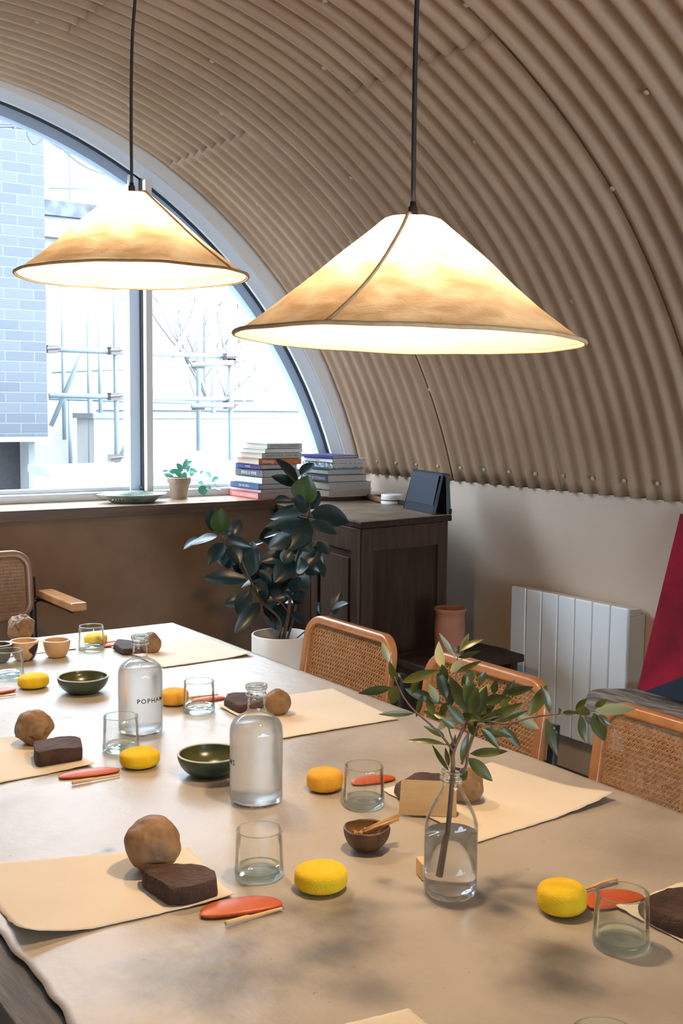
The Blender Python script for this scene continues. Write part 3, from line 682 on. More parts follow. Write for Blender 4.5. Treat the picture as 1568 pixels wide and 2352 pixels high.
slab(PP([(905, 1822), (930, 1850), (1010, 1842), (1050, 1822), (1010, 1796), (950, 1798)]), .020, 'dark clay slab behind the brown card', 4)
slab(PP([(260, 1492), (283, 1504), (325, 1500), (335, 1490), (300, 1482), (268, 1480)]), .017, 'dark clay block beside the neck of the farther bottle', 5)
slab(PP([(1465, 2100), (1500, 2128), (1590, 2165), (1640, 2110), (1600, 2065), (1530, 2070)]), .024, 'dark clay slab cut off by the right edge of the photo', 6)
slab([(.925, 3.18), (.985, 3.175), (.99, 3.23), (.93, 3.24)], .030, 'dark clay piece at the far left edge behind the dark pinch pot', 7)
# ---------------------------------------------------------------- rubber ribs (kidneys) and sticks
def rib(p, q, wd, label, bend=1, z=TZ):
    p = onz(*p, z); q = onz(*q, z); c_ = (p+q)/2; d = q-p; L_ = d.length; a = math.atan2(d.y, d.x); N = 40; vs = []; fs = []
    rows = 9
    for k_ in range(rows):
        s_ = k_/(rows-1)
        for i in range(N+1):
            u = i/N*2-1; t_ = math.copysign(abs(u)**.9, u); e = math.sqrt(max(0, 1-abs(u)**2.3))
            y = (e*wd*.72 if True else 0)*s_ + (-e*wd*.28)*(1-s_)
            vs.append((t_*L_/2, bend*y, .0028+.005*math.sin(math.pi*s_)*e))
    for k_ in range(rows-1):
        for i in range(N): b0 = k_*(N+1)+i; fs.append((b0, b0+1, b0+N+2, b0+N+1))
    o = obj('rubber_rib', vs, fs, 'rubber_orange'); sd = o.modifiers.new('t', 'SOLIDIFY'); sd.thickness = .0026; sd.offset = -1 if bend > 0 else 1
    o.location = (c_.x, c_.y, z); o.rotation_euler = (0, 0, a); return tag(o, label, 'tool', 'orange rubber potter ribs')
rib((460, 2106), (650, 2078), .056, 'orange rubber rib beside the wooden stick, below the nearest dark slab')
rib((134, 1789), (277, 1771), .046, 'orange rubber rib in front of the dark clay brick at left')
rib((808, 1803), (908, 1789), .046, 'orange rubber rib behind the glass near the brown card')
rib((1348, 2086), (1478, 2062), .056, 'orange rubber rib seen through the tumbler at right')
rib((440, 1614), (518, 1605), .040, 'reddish rubber rib behind the glass left of the nearer bottle')
rib((-45, 1598), (38, 1585), .046, 'reddish rubber rib cut off at the left edge')
rib((236, 1487), (266, 1482), .040, 'small dark red rubber rib at the far end beside the farthest tumbler')
def stick(p, q, label, z=TZ, w_=.0032):
    p = onz(*p, z); q = onz(*q, z); c_ = (p+q)/2; d = q-p; a = math.atan2(d.y, d.x); L_ = d.length; s_ = MB()
    s_.tube([(-L_/2, 0, w_), (-L_/2+.001, 0, w_), (-L_*.12, 0, w_), (-L_*.06, 0, w_*.8), (L_*.49, 0, w_*.6), (L_/2, 0, w_*.4)], [w_*.8, w_*1.15, w_*1.15, w_*.75, w_*.7, w_*.3], 8)
    o = s_.build('wooden_stick', 'stick_wood'); o.location = (c_.x, c_.y, z); o.rotation_euler = (0, 0, a); return tag(o, label, 'tool', 'thin wooden modelling sticks')
stick((517, 2126), (648, 2089), 'pale wooden modelling stick lying along the nearest orange rib')
stick((165, 1802), (275, 1782), 'pale wooden stick lying in front of the left orange rib')
stick((1416, 2025), (1310, 2055), 'pale wooden stick lying behind the sponge near the right edge')
stick((432, 1605), (502, 1596), 'thin wooden stick behind the glass left of the nearer bottle', w_=.0025)
stick((-30, 1606), (36, 1597), 'thin wooden stick at the left edge by the far tumbler', w_=.0025)
stick((244, 1477), (288, 1471), 'thin wooden stick at the far end by the dark clay block', w_=.0022)
stick((880, 1780), (815, 1796), 'thin wooden stick seen through the glass near the brown card', w_=.0025)
# ---------------------------------------------------------------- tumblers
def make_tumbler():
    t_ = thing('glass_tumbler', '', 'glass', (0, 0, 0), 0, 'clear tumblers with pale green bases')
    s_ = MB(); s_.lathe([(.0388, .010), (.0380, .03), (.0372, .055), (.0366, .0735), (.0362, .0748), (.0356, .0748), (.0353, .0735), (.0358, .055), (.0366, .03), (.0372, .014)], 56); s_.build('wall', 'tumbler_glass', t_)
    s_ = MB(); s_.lathe([(0, .002), (.015, .0035), (.030, .0005), (.036, .0), (.0390, .003), (.0392, .009), (.0385, .0135), (.0368, .0145), (.032, .011), (.022, .0085), (.012, .0115), (0, .0135)], 56); s_.build('base', 'green_glass', t_)
    s_ = MB(); s_.tube([(.0359*math.cos(2*math.pi*k_/64), .0359*math.sin(2*math.pi*k_/64), .0750) for k_ in range(64)], .0010, 6, closed=True); s_.build('rim', 'green_glass', t_)
    return t_
tm = make_tumbler(); first = True
for px, py, lb in [(595, 2009, 'clear tumbler in the centre foreground, between the nearest clay ball and a yellow sponge'), (835, 1848, 'clear tumbler behind the small brown bowl, right of the amber sponge'),
               (457, 1633, 'clear tumbler between the two water bottles'), (278, 1722, 'clear tumbler in front of the farther water bottle'),
               (22, 1555, 'clear tumbler cut off at the left edge beside a yellow sponge'), (210, 1493, 'clear tumbler at the far end with a sponge seen through it'),
               (1425, 2168, 'clear green based tumbler near the right edge, beside a yellow sponge'), (1386, 2528, 'clear tumbler of which only the rim shows at the bottom edge')]:
    p = onz(px, py, TZ)
    if first: tm.location = (p.x, p.y, TZ-.0005); tm['label'] = lb; first = False
    else: dup(tm, (p.x, p.y, TZ-.0005), random.uniform(0, 6), lb)
# ---------------------------------------------------------------- water bottles
def curved_text(txt, size, rad, a_start, z0, parent, spacing=1.25, mt='cord_black'):
    cu = bpy.data.curves.new('lettering', 'FONT'); cu.body = txt; cu.size = size; cu.space_character = spacing; cu.resolution_u = 3; cu.offset = .00025
    o = bpy.data.objects.new('lettering', cu); C.objects.link(o); bpy.context.view_layer.update()
    me = bpy.data.meshes.new_from_object(o.evaluated_get(bpy.context.evaluated_depsgraph_get())); bpy.data.objects.remove(o)
    for v_ in me.vertices:
        a = a_start+v_.co.x/rad; v_.co = (rad*math.cos(a), rad*math.sin(a), z0+v_.co.y)
    me.materials.clear(); me.materials.append(M[mt]); o = bpy.data.objects.new('lettering', me); C.objects.link(o); o.parent = parent; return o
def bottle(px, py, label, astart):
    p = onz(px, py, TZ); t_ = thing('water_bottle', label, 'bottle', (p.x, p.y, TZ-.0005), 0, 'glass water bottles')
    s_ = MB(); s_.lathe([(0, .003), (.02, .001), (.044, 0), (.0485, .003), (.050, .010), (.050, .135), (.0488, .145), (.0445, .154), (.036, .162), (.026, .1675), (.0190, .1715), (.0165, .178), (.0165, .200), (.019, .203), (.0195, .206), (.0175, .209), (.0175, .213), (.020, .215), (.0205, .220), (.019, .2225), (.0165, .2225), (.0145, .219), (.0145, .186)], 64); s_.build('body', 'bottle_glass', t_)
    s_ = MB(); s_.lathe([(.019, .2025), (.0205, .2045), (.019, .2065)], 40); s_.lathe([(.0190, .2155), (.0212, .2175), (.0205, .2225), (.016, .2232), (.0145, .2205), (.0152, .2155)], 40); s_.build('lip', 'green_glass', t_)
    s_ = MB(); s_.lathe([(0, .008), (.025, .0075), (.043, .008), (.0475, .014), (.0482, .02), (.0482, .135), (.0468, .144), (.0425, .1525), (.042, .153), (0, .153)], 64); s_.build('water', 'misted_water', t_)
    curved_text('POPHAMS', .0145, .0506, astart, .078, t_)
    return t_
va = lambda p: math.atan2(-p.y, -p.x)
pb = onz(323, 1680, TZ); bottle(323, 1680, 'farther glass bottle of water with black lettering across its front', va(pb)+R(-9))
pb = onz(588, 1838, TZ); bottle(588, 1838, 'nearer glass bottle of water with its lettering turned to the left side', va(pb)-R(138))
# ---------------------------------------------------------------- vase and olive branch
pv = onz(1033, 2050, TZ)
t_ = thing('bottle_vase', 'small clear glass bottle vase half full of water holding an olive branch', 'vase', (pv.x, pv.y, TZ-.0005))
s_ = MB(); s_.lathe([(0, .004), (.02, .002), (.034, .0), (.0395, .004), (.041, .012), (.041, .100), (.0405, .112), (.037, .124), (.030, .139), (.022, .153), (.0165, .163), (.0145, .170), (.0145, .176), (.0175, .179), (.018, .183), (.0155, .185), (.0155, .190), (.0165, .1925), (.0150, .1935), (.013, .192), (.0125, .170)], 64); s_.build('body', 'bottle_glass', t_)
s_ = MB(); s_.lathe([(.0155, .1765), (.0185, .1785), (.0188, .1835), (.016, .186)], 40); s_.lathe([(.0158, .189), (.0172, .1905), (.0168, .1935), (.0142, .194), (.0135, .1915)], 40); s_.build('lip', 'green_glass', t_)
s_ = MB(); s_.lathe([(0, .009), (.03, .008), (.037, .010), (.0392, .016), (.0395, .022), (.0395, .096), (0, .096)], 64); s_.build('water', 'water', t_)
def leafmesh(s_, p, q, wd, nrm_hint, fold=.25, curve=.08, n_=7, mi=0, sharp=1.0):
    p = Vector(p); q = Vector(q); d = q-p; L_ = d.length; ax = d/L_
    side = ax.cross(nrm_hint); side = side.normalized() if side.length > 1e-5 else ax.orthogonal().normalized(); nn = side.cross(ax)
    v_ = []; f_ = []
    for i in range(n_+1):
        t2 = i/n_; e = (math.sin(math.pi*min(1, max(0, t2))**.85))**sharp*wd/2; 
        if i in (0, n_): e = .0004
        c_ = p+ax*(L_*t2)+nn*(curve*L_*math.sin(math.pi*t2)) 
        v_ += [c_-side*e+nn*(fold*e), c_-side*e*.5+nn*(fold*e*.35), c_, c_+side*e*.5+nn*(fold*e*.35), c_+side*e+nn*(fold*e)]
    for i in range(n_):
        for k_ in range(4): a = i*5+k_; f_.append((a, a+1, a+6, a+5))
    s_.add(v_, f_, mi)
ob = thing('olive_branch', 'leafy green olive branch standing in the bottle vase', 'branch', (pv.x, pv.y, TZ))
org = Vector((pv.x, pv.y, TZ)); dep0 = (org-CAMP).dot(fw)
def O(cx_, cy_, dd=0): return atd(800+cx_/2.0417, 1300+cy_/2.0417, dep0+dd)-org
s_ = MB(); rs = random.Random(3)
main = smoothcurve([Vector((-.012, .006, .028)), Vector((-.004, .003, .10)), Vector((.000, -.001, .19)), O(490, 880), O(525, 790, .01), O(560, 720, .02)])
s_.tube(main, [.0042-.0016*i/len(main) for i in range(len(main))], 8)
brs = [([(492, 870, 0), (440, 800, -.01), (380, 740, -.02), (300, 670, -.03), (250, 600, -.03), (215, 520, -.03)], .0020),
       ([(520, 800, 0), (545, 700, .01), (515, 590, .01), (505, 500, .02), (512, 420, .02)], .0018),
       ([(530, 930, 0), (560, 870, .0), (600, 770, -.01), (650, 720, -.02), (740, 700, -.02)], .0022),
       ([(640, 725, -.02), (740, 740, -.04), (850, 712, -.05), (930, 700, -.06), (1040, 688, -.06), (1160, 680, -.06)], .0019),
       ([(500, 850, 0), (470, 760, .02), (460, 640, .04)], .0014), ([(560, 870, 0), (600, 700, .04), (640, 620, .05), (720, 600, .05)], .0016),
       ([(498, 840, 0), (430, 835, .01), (360, 822, .0)], .0012), ([(620, 800, .0), (760, 745, -.02), (800, 735, -.03)], .0012)]
for pts, r_ in brs:
    cv = smoothcurve([O(*p) for p in pts], 5); s_.tube(cv, [r_*(1-.5*i/len(cv)) for i in range(len(cv))], 6)
s2 = MB(); s2.tube(smoothcurve([Vector((.004, .004, .195)), O(545, 950), O(560, 870)]), .0022, 6)
s2.v and s_.add(s2.v, s2.f)
s_.build('stem', 'twig', ob)
LV = [(190,450,160,365,30),(225,545,195,455,36),(250,545,420,495,45),(200,570,60,595,36),(225,560,205,640,55),(265,575,425,640,46),(310,690,155,695,26),(350,680,430,720,35),(440,480,425,365,46),(500,430,432,325,22),
(520,410,560,325,32),(520,400,622,350,28),(515,430,610,400,24),(505,500,615,450,26),(510,410,515,375,28),(460,620,420,500,52),(560,680,480,530,56),(530,560,590,500,42),(580,690,602,580,50),(600,700,642,575,50),
(640,640,730,615,46),(680,600,690,540,30),(720,610,775,540,32),(730,600,855,570,36),(600,740,800,650,46),(640,745,830,680,32),(850,700,925,570,50),(945,690,905,570,34),(790,700,885,760,46),(985,700,985,668,24),
(925,715,975,875,46),(1000,690,1070,690,22),(1065,672,1115,625,26),(1095,700,1098,655,60),(1085,700,1110,815,46),(1155,660,1210,628,26),(1150,680,1330,670,46),(1150,690,1195,810,60),(1170,700,1225,745,32),(720,750,800,845,36),
(570,880,730,870,40),(560,900,665,1000,54),(450,835,290,820,24),(450,800,360,755,30),(530,920,560,790,34),(515,1000,555,965,44),(470,960,400,850,20),(470,940,455,860,22),(590,770,560,640,52),(540,740,470,660,48),(500,760,440,720,34),
(620,760,700,850,34),(650,800,720,800,26),(480,660,470,560,40),(560,720,640,690,48),(420,640,380,560,36),(350,600,320,700,30),(470,720,400,690,30),(500,580,440,600,34),(610,620,660,560,34),(700,640,760,620,36),(560,640,540,560,44),(580,600,560,520,40),(480,500,530,440,36),(660,680,720,740,34),(760,690,700,620,38),(520,700,600,720,36),(610,560,640,500,30),(430,700,470,640,34),(600,700,680,660,40),(420,770,480,700,30),(640,720,600,640,46),(700,710,770,690,40),(530,640,560,560,42),(450,560,440,470,44),(400,700,370,620,34),(300,600,330,520,34),(600,800,560,740,34),(480,900,500,800,26),(640,760,760,800,30)]
s_ = MB()
for (a, b_, c_, d_, wd) in LV:
    db = rs.uniform(-.03, .04) if a < 850 else -.06; dt = db+rs.uniform(-.025, .025)
    p, q = O(a, b_, db), O(c_, d_, dt); W = wd/2.0417/F*dep0*1.16; q = q+(q-p)*.10
    view = (-(fw)+Vector((rs.uniform(-.5, .5), rs.uniform(-.5, .5), rs.uniform(.0, .7)))).normalized()
    if rs.random() < .22: view = -view
    leafmesh(s_, p, q, W, view, fold=.22, curve=rs.uniform(-.08, .08), sharp=.85)
s_.build('leaves', 'olive_leaf', ob)
# ---------------------------------------------------------------- bowls and pots
def bowl(px, py, R_, h, label, mo, mi_, mr, foot=.45, name='bowl', z=TZ, wob=None, cat='bowl', grp=None, th=.005, deep=.9):
    p = onz(px, py, z); t_ = thing(name, label, cat, (p.x, p.y, z-.0005), random.random()*6, grp)
    out_ = []; inn = []
    N = 12
    for i in range(N+1):
        t2 = i/N; out_.append((R_*(foot+(1-foot)*math.sin(t2*math.pi/2)**deep), h*(1-math.cos(t2*math.pi/2))**.8 if i else 0))
    inn = [(max(0, r_-th-.3*th*(1-i/N)), z_*(1-th*1.4/h)+th*1.4) for i, (r_, z_) in enumerate(out_)]
    s_ = MB(); s_.lathe([(0, 0)]+out_, 56, wob=wob); s_.build('outside', mo, t_)
    s_ = MB(); s_.lathe(list(reversed(inn))+[(0, inn[0][1])], 56, wob=wob); s_.build('inside', mi_, t_)
    s_ = MB(); a_ = out_[-1]; b_ = inn[-1]; s_.lathe([a_, (a_[0]-th*.2, a_[1]+th*.35), (b_[0]+th*.2, b_[1]+th*.35), b_], 56, wob=wob); s_.build('rim', mr, t_)
    return t_
GB = 'dark green glazed bowls'
bowl(191, 1588, .0655, .040, 'dark green glazed bowl with pale rim, farther one on the left beside a yellow sponge', 'bowl_green', 'bowl_inner', 'bowl_rim', grp=GB)
bowl(482, 1776, .0655, .042, 'dark green glazed bowl with pale rim, half hidden by the nearer bottle', 'bowl_green', 'bowl_inner', 'bowl_rim', grp=GB)
bw = lambda a, z: .03*math.sin(2*a+1)+.02*math.sin(5*a)+.015*math.sin(9*a+z*50)
bb = bowl(841, 1948, .0385, .036, 'small rough brown clay bowl of dry bark between the glass and the vase', 'bowl_brown', 'bowl_brown_inner', 'bowl_brown', foot=.40, wob=bw)
bl = bb.location.copy()
# dry bundle and crumbs in the little bowl
dn = thing('dried_bundle', 'bundle of dry brown twigs resting over the rim of the small brown bowl', 'twigs', (bl.x, bl.y, bl.z+.028))
s_ = MB(); rs = random.Random(5)
for i in range(13):
    a = R(-14)+rs.uniform(-.12, .12); o_ = Vector((rs.uniform(-.004, .004), rs.uniform(-.006, .006), rs.uniform(0, .005)))
    d = Vector((math.cos(a), math.sin(a), .30)); s_.tube([o_-d*.004, o_+d*.03+Vector((0, 0, rs.uniform(-.001, .001))), o_+d*rs.uniform(.050, .060)], [.0016, .0018, .0012], 5)
s_.build('twigs', 'dry_leaf', dn)
s_ = MB()
for i in range(60):
    a = rs.uniform(0, 6.3); r_ = rs.uniform(0, .026); p = Vector((bl.x+r_*math.cos(a), bl.y+r_*math.sin(a), bl.z+.018+rs.uniform(0, .008))); d = Vector((rs.uniform(-1, 1), rs.uniform(-1, 1), rs.uniform(-.3, .3)))*.006
    s_.tube([p-d, p+d], [.0014, .0022], 5)
tag(s_.build('bark_crumbs', 'dry_leaf'), 'crumbled dry bark heaped inside the small brown bowl', 'bark', kind='stuff')
GP = 'little pinch pots'
w1 = lambda a, z: .02*math.sin(3*a)+.015*math.sin(5*a+1)
bowl(131, 1508, .0395, .050, 'plain tan pinch pot at the far left, right of the dark patched one', 'pinch_pot', 'pinch_pot', 'pot_rim', foot=.50, name='pinch_pot', cat='pot', grp=GP, wob=w1, deep=.8)
pp = bowl(57, 1514, .0405, .055, 'tan pinch pot with a black patch, in front of the split clay', 'pinch_pot', 'pinch_pot', 'pot_rim', foot=.50, name='pinch_pot', cat='pot', grp=GP, wob=w1, deep=.8)
bowl(-2, 1520, .037, .052, 'dark grey pinch pot cut off by the left edge', 'pinch_pot_grey', 'pinch_pot_grey', 'pot_rim', foot=.50, name='pinch_pot', cat='pot', grp=GP, wob=w1, deep=.8)
# the black glaze patch on the middle pot
pp.rotation_euler.z = 0
s_ = MB(); vs = []; rows, cols = 8, 8; aa = math.atan2(-pp.location.y, -pp.location.x)+R(48)
for i in range(rows+1):
    t2 = .12+.80*i/rows; z = .055*(1-math.cos(t2*math.pi/2))**.8; r_ = .0405*(.5+.5*math.sin(t2*math.pi/2)**.8)
    wv = .32+.14*math.sin(i*1.3)
    for k_ in range(cols+1):
        a = aa+wv*(k_/cols*2-1)+.15*math.sin(i*.9); rr = r_*(1+w1(a, z))+.0008; vs.append((rr*math.cos(a), rr*math.sin(a), z))
for i in range(rows):
    for k_ in range(cols): q = i*(cols+1)+k_; s_.f.append((q, q+1, q+cols+2, q+cols+1))
s_.v = [Vector(v_) for v_ in vs]; s_.m = [0]*len(s_.f); s_.build('glaze_patch', 'pinch_pot_dark', pp)
# ---------------------------------------------------------------- brown card and little wooden block
c0 = onz(915, 1874, TZ); c1 = onz(1062, 1880, TZ); c1 = c0+(c1-c0).normalized()*.105
dr_ = (c1-c0).normalized(); nr = Vector((dr_.y, -dr_.x, 0))
t_ = thing('place_card', 'blank brown kraft card standing folded behind the vase', 'card', (c0.x, c0.y, PZ))
def cardface(off):
    hx = .066; th = .0008; v_ = []
    for z, x in ((0, 0), (hx, .004)):
        for s2 in (0, 1):
            for y in (0, th): v_.append(dr_*((.105 if s2 else 0)+(x if not s2 else -x*.3))+nr*(off*(1-z/hx)+y)+Vector((0, 0, z)))
    return v_, [(0, 1, 3, 2), (4, 6, 7, 5), (0, 4, 5, 1), (2, 3, 7, 6), (0, 2, 6, 4), (1, 5, 7, 3)]
s_ = MB(); s_.add(*cardface(0)); s_.add(*cardface(-.035)); s_.build('folded_card', 'card', t_, smooth=False)
pbk = onz(985, 2022, TZ)
tag(bx('wooden_block', (-.006, -.016, 0), (.012, .016, .026), 'stick_wood', bv=.001), 'small pale wooden block peeking out behind the left of the vase', 'block')
bpy.data.objects['wooden_block'].location = (pbk.x-.004, pbk.y+.048, TZ); bpy.data.objects['wooden_block'].rotation_euler = (0, 0, R(-20))
bpy.data.objects['wooden_block'].location = tuple(onz(970, 2012, TZ)[:2])+(TZ,)

# ---------------------------------------------------------------- caned chairs
def rrect(w_, h_, r_, n_=8):
    pts = []
    for cx_, cy_, a0 in ((w_/2-r_, h_/2-r_, 0), (-w_/2+r_, h_/2-r_, 90), (-w_/2+r_, -h_/2+r_, 180), (w_/2-r_, -h_/2+r_, 270)):
        for k_ in range(n_+1): a = R(a0+90*k_/n_); pts.append((cx_+r_*math.cos(a), cy_+r_*math.sin(a)))
    return pts
def sd_rr(x, y, w_, h_, r_):
    qx, qy = abs(x)-w_/2+r_, abs(y)-h_/2+r_; return math.hypot(max(qx, 0), max(qy, 0))+min(max(qx, qy), 0)-r_
def canepanel(w_, h_, r_, mapf, pitch=.0126):
    """woven cane: vertical and horizontal pairs plus both diagonals"""
    s_ = MB()
    def strand(p, d, wd, zo):
        # clip line p + t d to the rounded rectangle
        lo = hi = None; T = w_+h_
        ts = [i*.004-T/2 for i in range(int(T/.004)+1)]
        ins = [t2 for t2 in ts if sd_rr(p[0]+d[0]*t2, p[1]+d[1]*t2, w_, h_, r_) < 0]
        if len(ins) < 3: return
        lo, hi = ins[0], ins[-1]; n_ = max(1, int((hi-lo)/.06)); sx, sy = -d[1]*wd/2, d[0]*wd/2; v_ = []; f_ = []
        for i in range(n_+1):
            t2 = lo+(hi-lo)*i/n_; x, y = p[0]+d[0]*t2, p[1]+d[1]*t2
            v_ += [mapf(x-sx, y-sy, zo-.0003), mapf(x+sx, y+sy, zo-.0003), mapf(x+sx*.7, y+sy*.7, zo+.0005), mapf(x-sx*.7, y-sy*.7, zo+.0005)]
        for i in range(n_):
            for k_ in range(4): f_.append((i*4+k_, i*4+(k_+1) % 4, i*4+4+(k_+1) % 4, i*4+4+k_))
        s_.add(v_, f_)
    nx_ = int(w_/2/pitch)+1; nyy = int(h_/2/pitch)+1
    for i in range(-nx_, nx_+1):
        for o_ in (-.0013, .0013): strand((i*pitch+o_, 0), (0, 1), .0018, 0)
    for i in range(-nyy, nyy+1):
        for o_ in (-.0013, .0013): strand((0, i*pitch+o_), (1, 0), .0018, .0009)
    q = math.sqrt(.5); nd = int((w_+h_)/pitch/2)+1
    for i in range(-nd, nd+1):
        strand((i*pitch/2, -i*pitch/2) if False else (i*pitch*.5, i*pitch*.5), (q, -q), .0018, .0017)
        strand((i*pitch*.5, -i*pitch*.5), (q, q), .0018, -.0008)
    return s_
def make_chair(name, label, cat, cane, wood, W_=.455, H_=.31, top=.845, arms=False, tiltx=.045):
    # local frame: x = backwards away from the table, y = width, z up; origin on the floor below the backrest
    t_ = thing(name, label, cat, (0, 0, 0))
    zc_ = top-H_/2
    def mp_(y, z, d): return Vector((.018*(1-(y/(W_/2))**2)*.8+tiltx*z/(H_/2)*.5-d, y, zc_+z))
    fr = MB(); pts = rrect(W_-.026, H_-.026, .055, 8)
    ring_ = []; pr = [(-.013, -.012), (-.013, .010), (-.009, .014), (.009, .014), (.013, .010), (.013, -.012)]
    n_ = len(pts); v_ = []; f_ = []
    for i, (y, z) in enumerate(pts):
        a = Vector(pts[(i+1) % n_])-Vector(pts[i-1]); a.normalize(); no = Vector((a.y, -a.x))
        for u, d in pr: v_.append(mp_(y+no.x*u, z+no.y*u, d))
    for i in range(n_):
        for k_ in range(6): f_.append((i*6+k_, i*6+(k_+1) % 6, ((i+1) % n_)*6+(k_+1) % 6, ((i+1) % n_)*6+k_))
    fr.add(v_, f_); bf = fr.build('backrest_frame', wood, t_); bevel(bf, .003, 2, 30)
    canepanel(W_-.045, H_-.045, .045, mp_).build('backrest_cane', cane, t_, smooth=False)
    SZ = .455; SD = .42
    def ms(y, x, d): return Vector((-.03-SD/2+x, y, SZ+d))
    fr = MB(); pts = rrect(W_-.026, SD, .05, 8); n_ = len(pts); v_ = []; f_ = []
    for i, (y, z) in enumerate(pts):
        a = Vector(pts[(i+1) % n_])-Vector(pts[i-1]); a.normalize(); no = Vector((a.y, -a.x))
        for u, d in pr: v_.append(ms(y+no.x*u*1.3, z+no.y*u*1.3, d))
    for i in range(n_):
        for k_ in range(6): f_.append((i*6+k_, i*6+(k_+1) % 6, ((i+1) % n_)*6+(k_+1) % 6, ((i+1) % n_)*6+k_))
    fr.add(v_, f_); bevel(fr.build('seat_frame', wood, t_), .003, 2, 30)
    canepanel(W_-.045, SD-.03, .04, ms, .0135).build('seat_cane', cane, t_, smooth=False)
    tu = MB(); hw = W_/2+.008; path = []
    zt = top-.10
    for sgn in (1, -1):
        q = [(.030, hw*sgn, zt), (.022, hw*sgn, zt-.10), (.010, hw*sgn, SZ+.07), (-.02, hw*sgn*.98, SZ-.005), (-.07, hw*sgn*.96, SZ-.028), (-SD+.03, hw*sgn*.96, SZ-.028), (-SD-.01, hw*sgn*.96, SZ-.06), (-SD-.012, hw*sgn*.96, .08), (-SD+.03, hw*sgn*.96, .0125), (-.02, hw*sgn*.96, .0125)]
        path += q if sgn == 1 else list(reversed(q))
    tu.tube(smoothcurve(path[:10], 4)+smoothcurve(path[10:], 4), .0125, 10); tu.build('tube_frame', 'black_steel', t_)
    if arms:
        for sgn in (1, -1):
            s_ = MB(); s_.box((-.20, sgn*(hw+.03), .795), (.34, .058, .030)); bevel(s_.build('armrest', wood if wood != 'bentwood_dark' else 'bentwood', t_, smooth=False), .006)
            s_ = MB(); s_.tube(smoothcurve([(.015, sgn*hw, .76), (.0, sgn*(hw+.02), .772), (-.10, sgn*(hw+.03), .772), (-.30, sgn*(hw+.03), .774)], 4), .0115, 8); s_.build('arm_tube', 'black_steel', t_)
    return t_
GC = 'caned chairs along the right side of the table'
ch = make_chair('dining_chair', 'farthest of the caned bentwood chairs on the right, in front of the white plant pot', 'chair', 'cane', 'bentwood'); ch['group'] = GC
ch.location = (1.845, 2.672, 0)
dup(ch, (1.845, 2.070, 0), 0, 'middle caned bentwood chair on the right, partly behind the olive leaves')
dup(ch, (1.850, 1.462, 0), 0, 'nearest caned bentwood chair at the right edge, in front of the driftwood bench')
hc = make_chair('armchair', 'dark caned armchair with a wooden armrest at the far end under the window', 'chair', 'cane_dark', 'bentwood_dark', H_=.255, top=.955, arms=True, tiltx=.03)
hc.location = (1.125, 3.99, 0); hc.rotation_euler = (0, 0, R(90))

# ---------------------------------------------------------------- radiator, socket
yA, yB = 3.276, 2.664
rd = thing('radiator', 'white seven panel electric radiator on the right wall', 'radiator', (XR, (yA+yB)/2, .235)); hh = .543
bx('body', (-.085, -(yA-yB)/2+.004, .01), (-.002, (yA-yB)/2-.004, hh-.03), 'radiator_body', rd, bv=.004)
bx('grille', (-.082, -(yA-yB)/2+.01, hh-.03), (-.02, (yA-yB)/2-.01, hh-.008), 'radiator_body', rd)
pw = (yA-yB)/7
for i in range(7):
    y0 = -(yA-yB)/2+pw*i; o = bx('panel', (-.100, y0+.0016, 0), (-.084, y0+pw-.0016, hh), 'radiator_white', rd); bevel(o, .006, 3)
ps = onx(1150, 1510, XR)
so = thing('switch_socket', 'black wall socket with a glowing red light beside the radiator', 'socket', (XR, ps.y, ps.z))
bx('plate', (-.010, -.040, -.043), (0, .040, .043), 'switch_black', so, bv=.002); bx('rocker', (-.016, -.016, -.030), (-.009, .014, .008), 'white_plastic', so, bv=.001); bx('indicator_light', (-.013, -.010, .018), (-.009, .006, .028), 'neon_red', so)

# ---------------------------------------------------------------- painting and driftwood bench
ph = math.atan2(3.155-2.966, 1.125-.533); PHt = .625
pa = thing('canvas_painting', 'deep red canvas painting with a dark blue wedge leaning at the right edge', 'painting', (2.955, 2.50, .535))
mtx = Matrix.Rotation(ph, 4, 'Y')
s_ = MB(); s_.box((-.001, -.45, PHt/2), (.022, .90, PHt), mtx); bevel(s_.build('stretched_canvas', 'painted_canvas', pa, smooth=False), .002)
db = thing('driftwood_bench', 'rough weathered grey wooden slab bench under the red painting', 'bench', (2.92, 2.0, 0))
s_ = MB(); NN = 40; MM = 18; vs = []; fs = []
for i in range(NN+1):
    v_ = i/NN; y = .66-1.30*v_; e = min(1, (i/NN)/.10)**.5 if i else 0.25; e2 = max(.25, e)
    for k_ in range(MM):
        a = 2*math.pi*k_/MM; cx_ = math.copysign(abs(math.cos(a))**.55, math.cos(a)); sz_ = math.copysign(abs(math.sin(a))**.6, math.sin(a))
        hw = .20*e2*(1+.12*noise.noise(Vector((v_*6, a*.6, 1)))); ht = .046*(.7+.3*e2)*(1+.3*noise.noise(Vector((v_*8, a, 5))))
        vs.append((.0+hw*cx_+.03*math.sin(v_*5)-.0, y, .470+ht*sz_+.004*noise.noise(Vector((a*3, v_*40, 0)))))
for i in range(NN):
    for k_ in range(MM): fs.append((i*MM+k_, i*MM+(k_+1) % MM, (i+1)*MM+(k_+1) % MM, (i+1)*MM+k_))
fs.append(tuple(range(MM))); fs.append(tuple(reversed([NN*MM+k_ for k_ in range(MM)])))
obj('slab_top', vs, fs, 'driftwood', db)
for y in (.40, -.45): bx('leg', (-.10, y-.04, 0), (.10, y+.04, .465), 'driftwood', db, bv=.01)

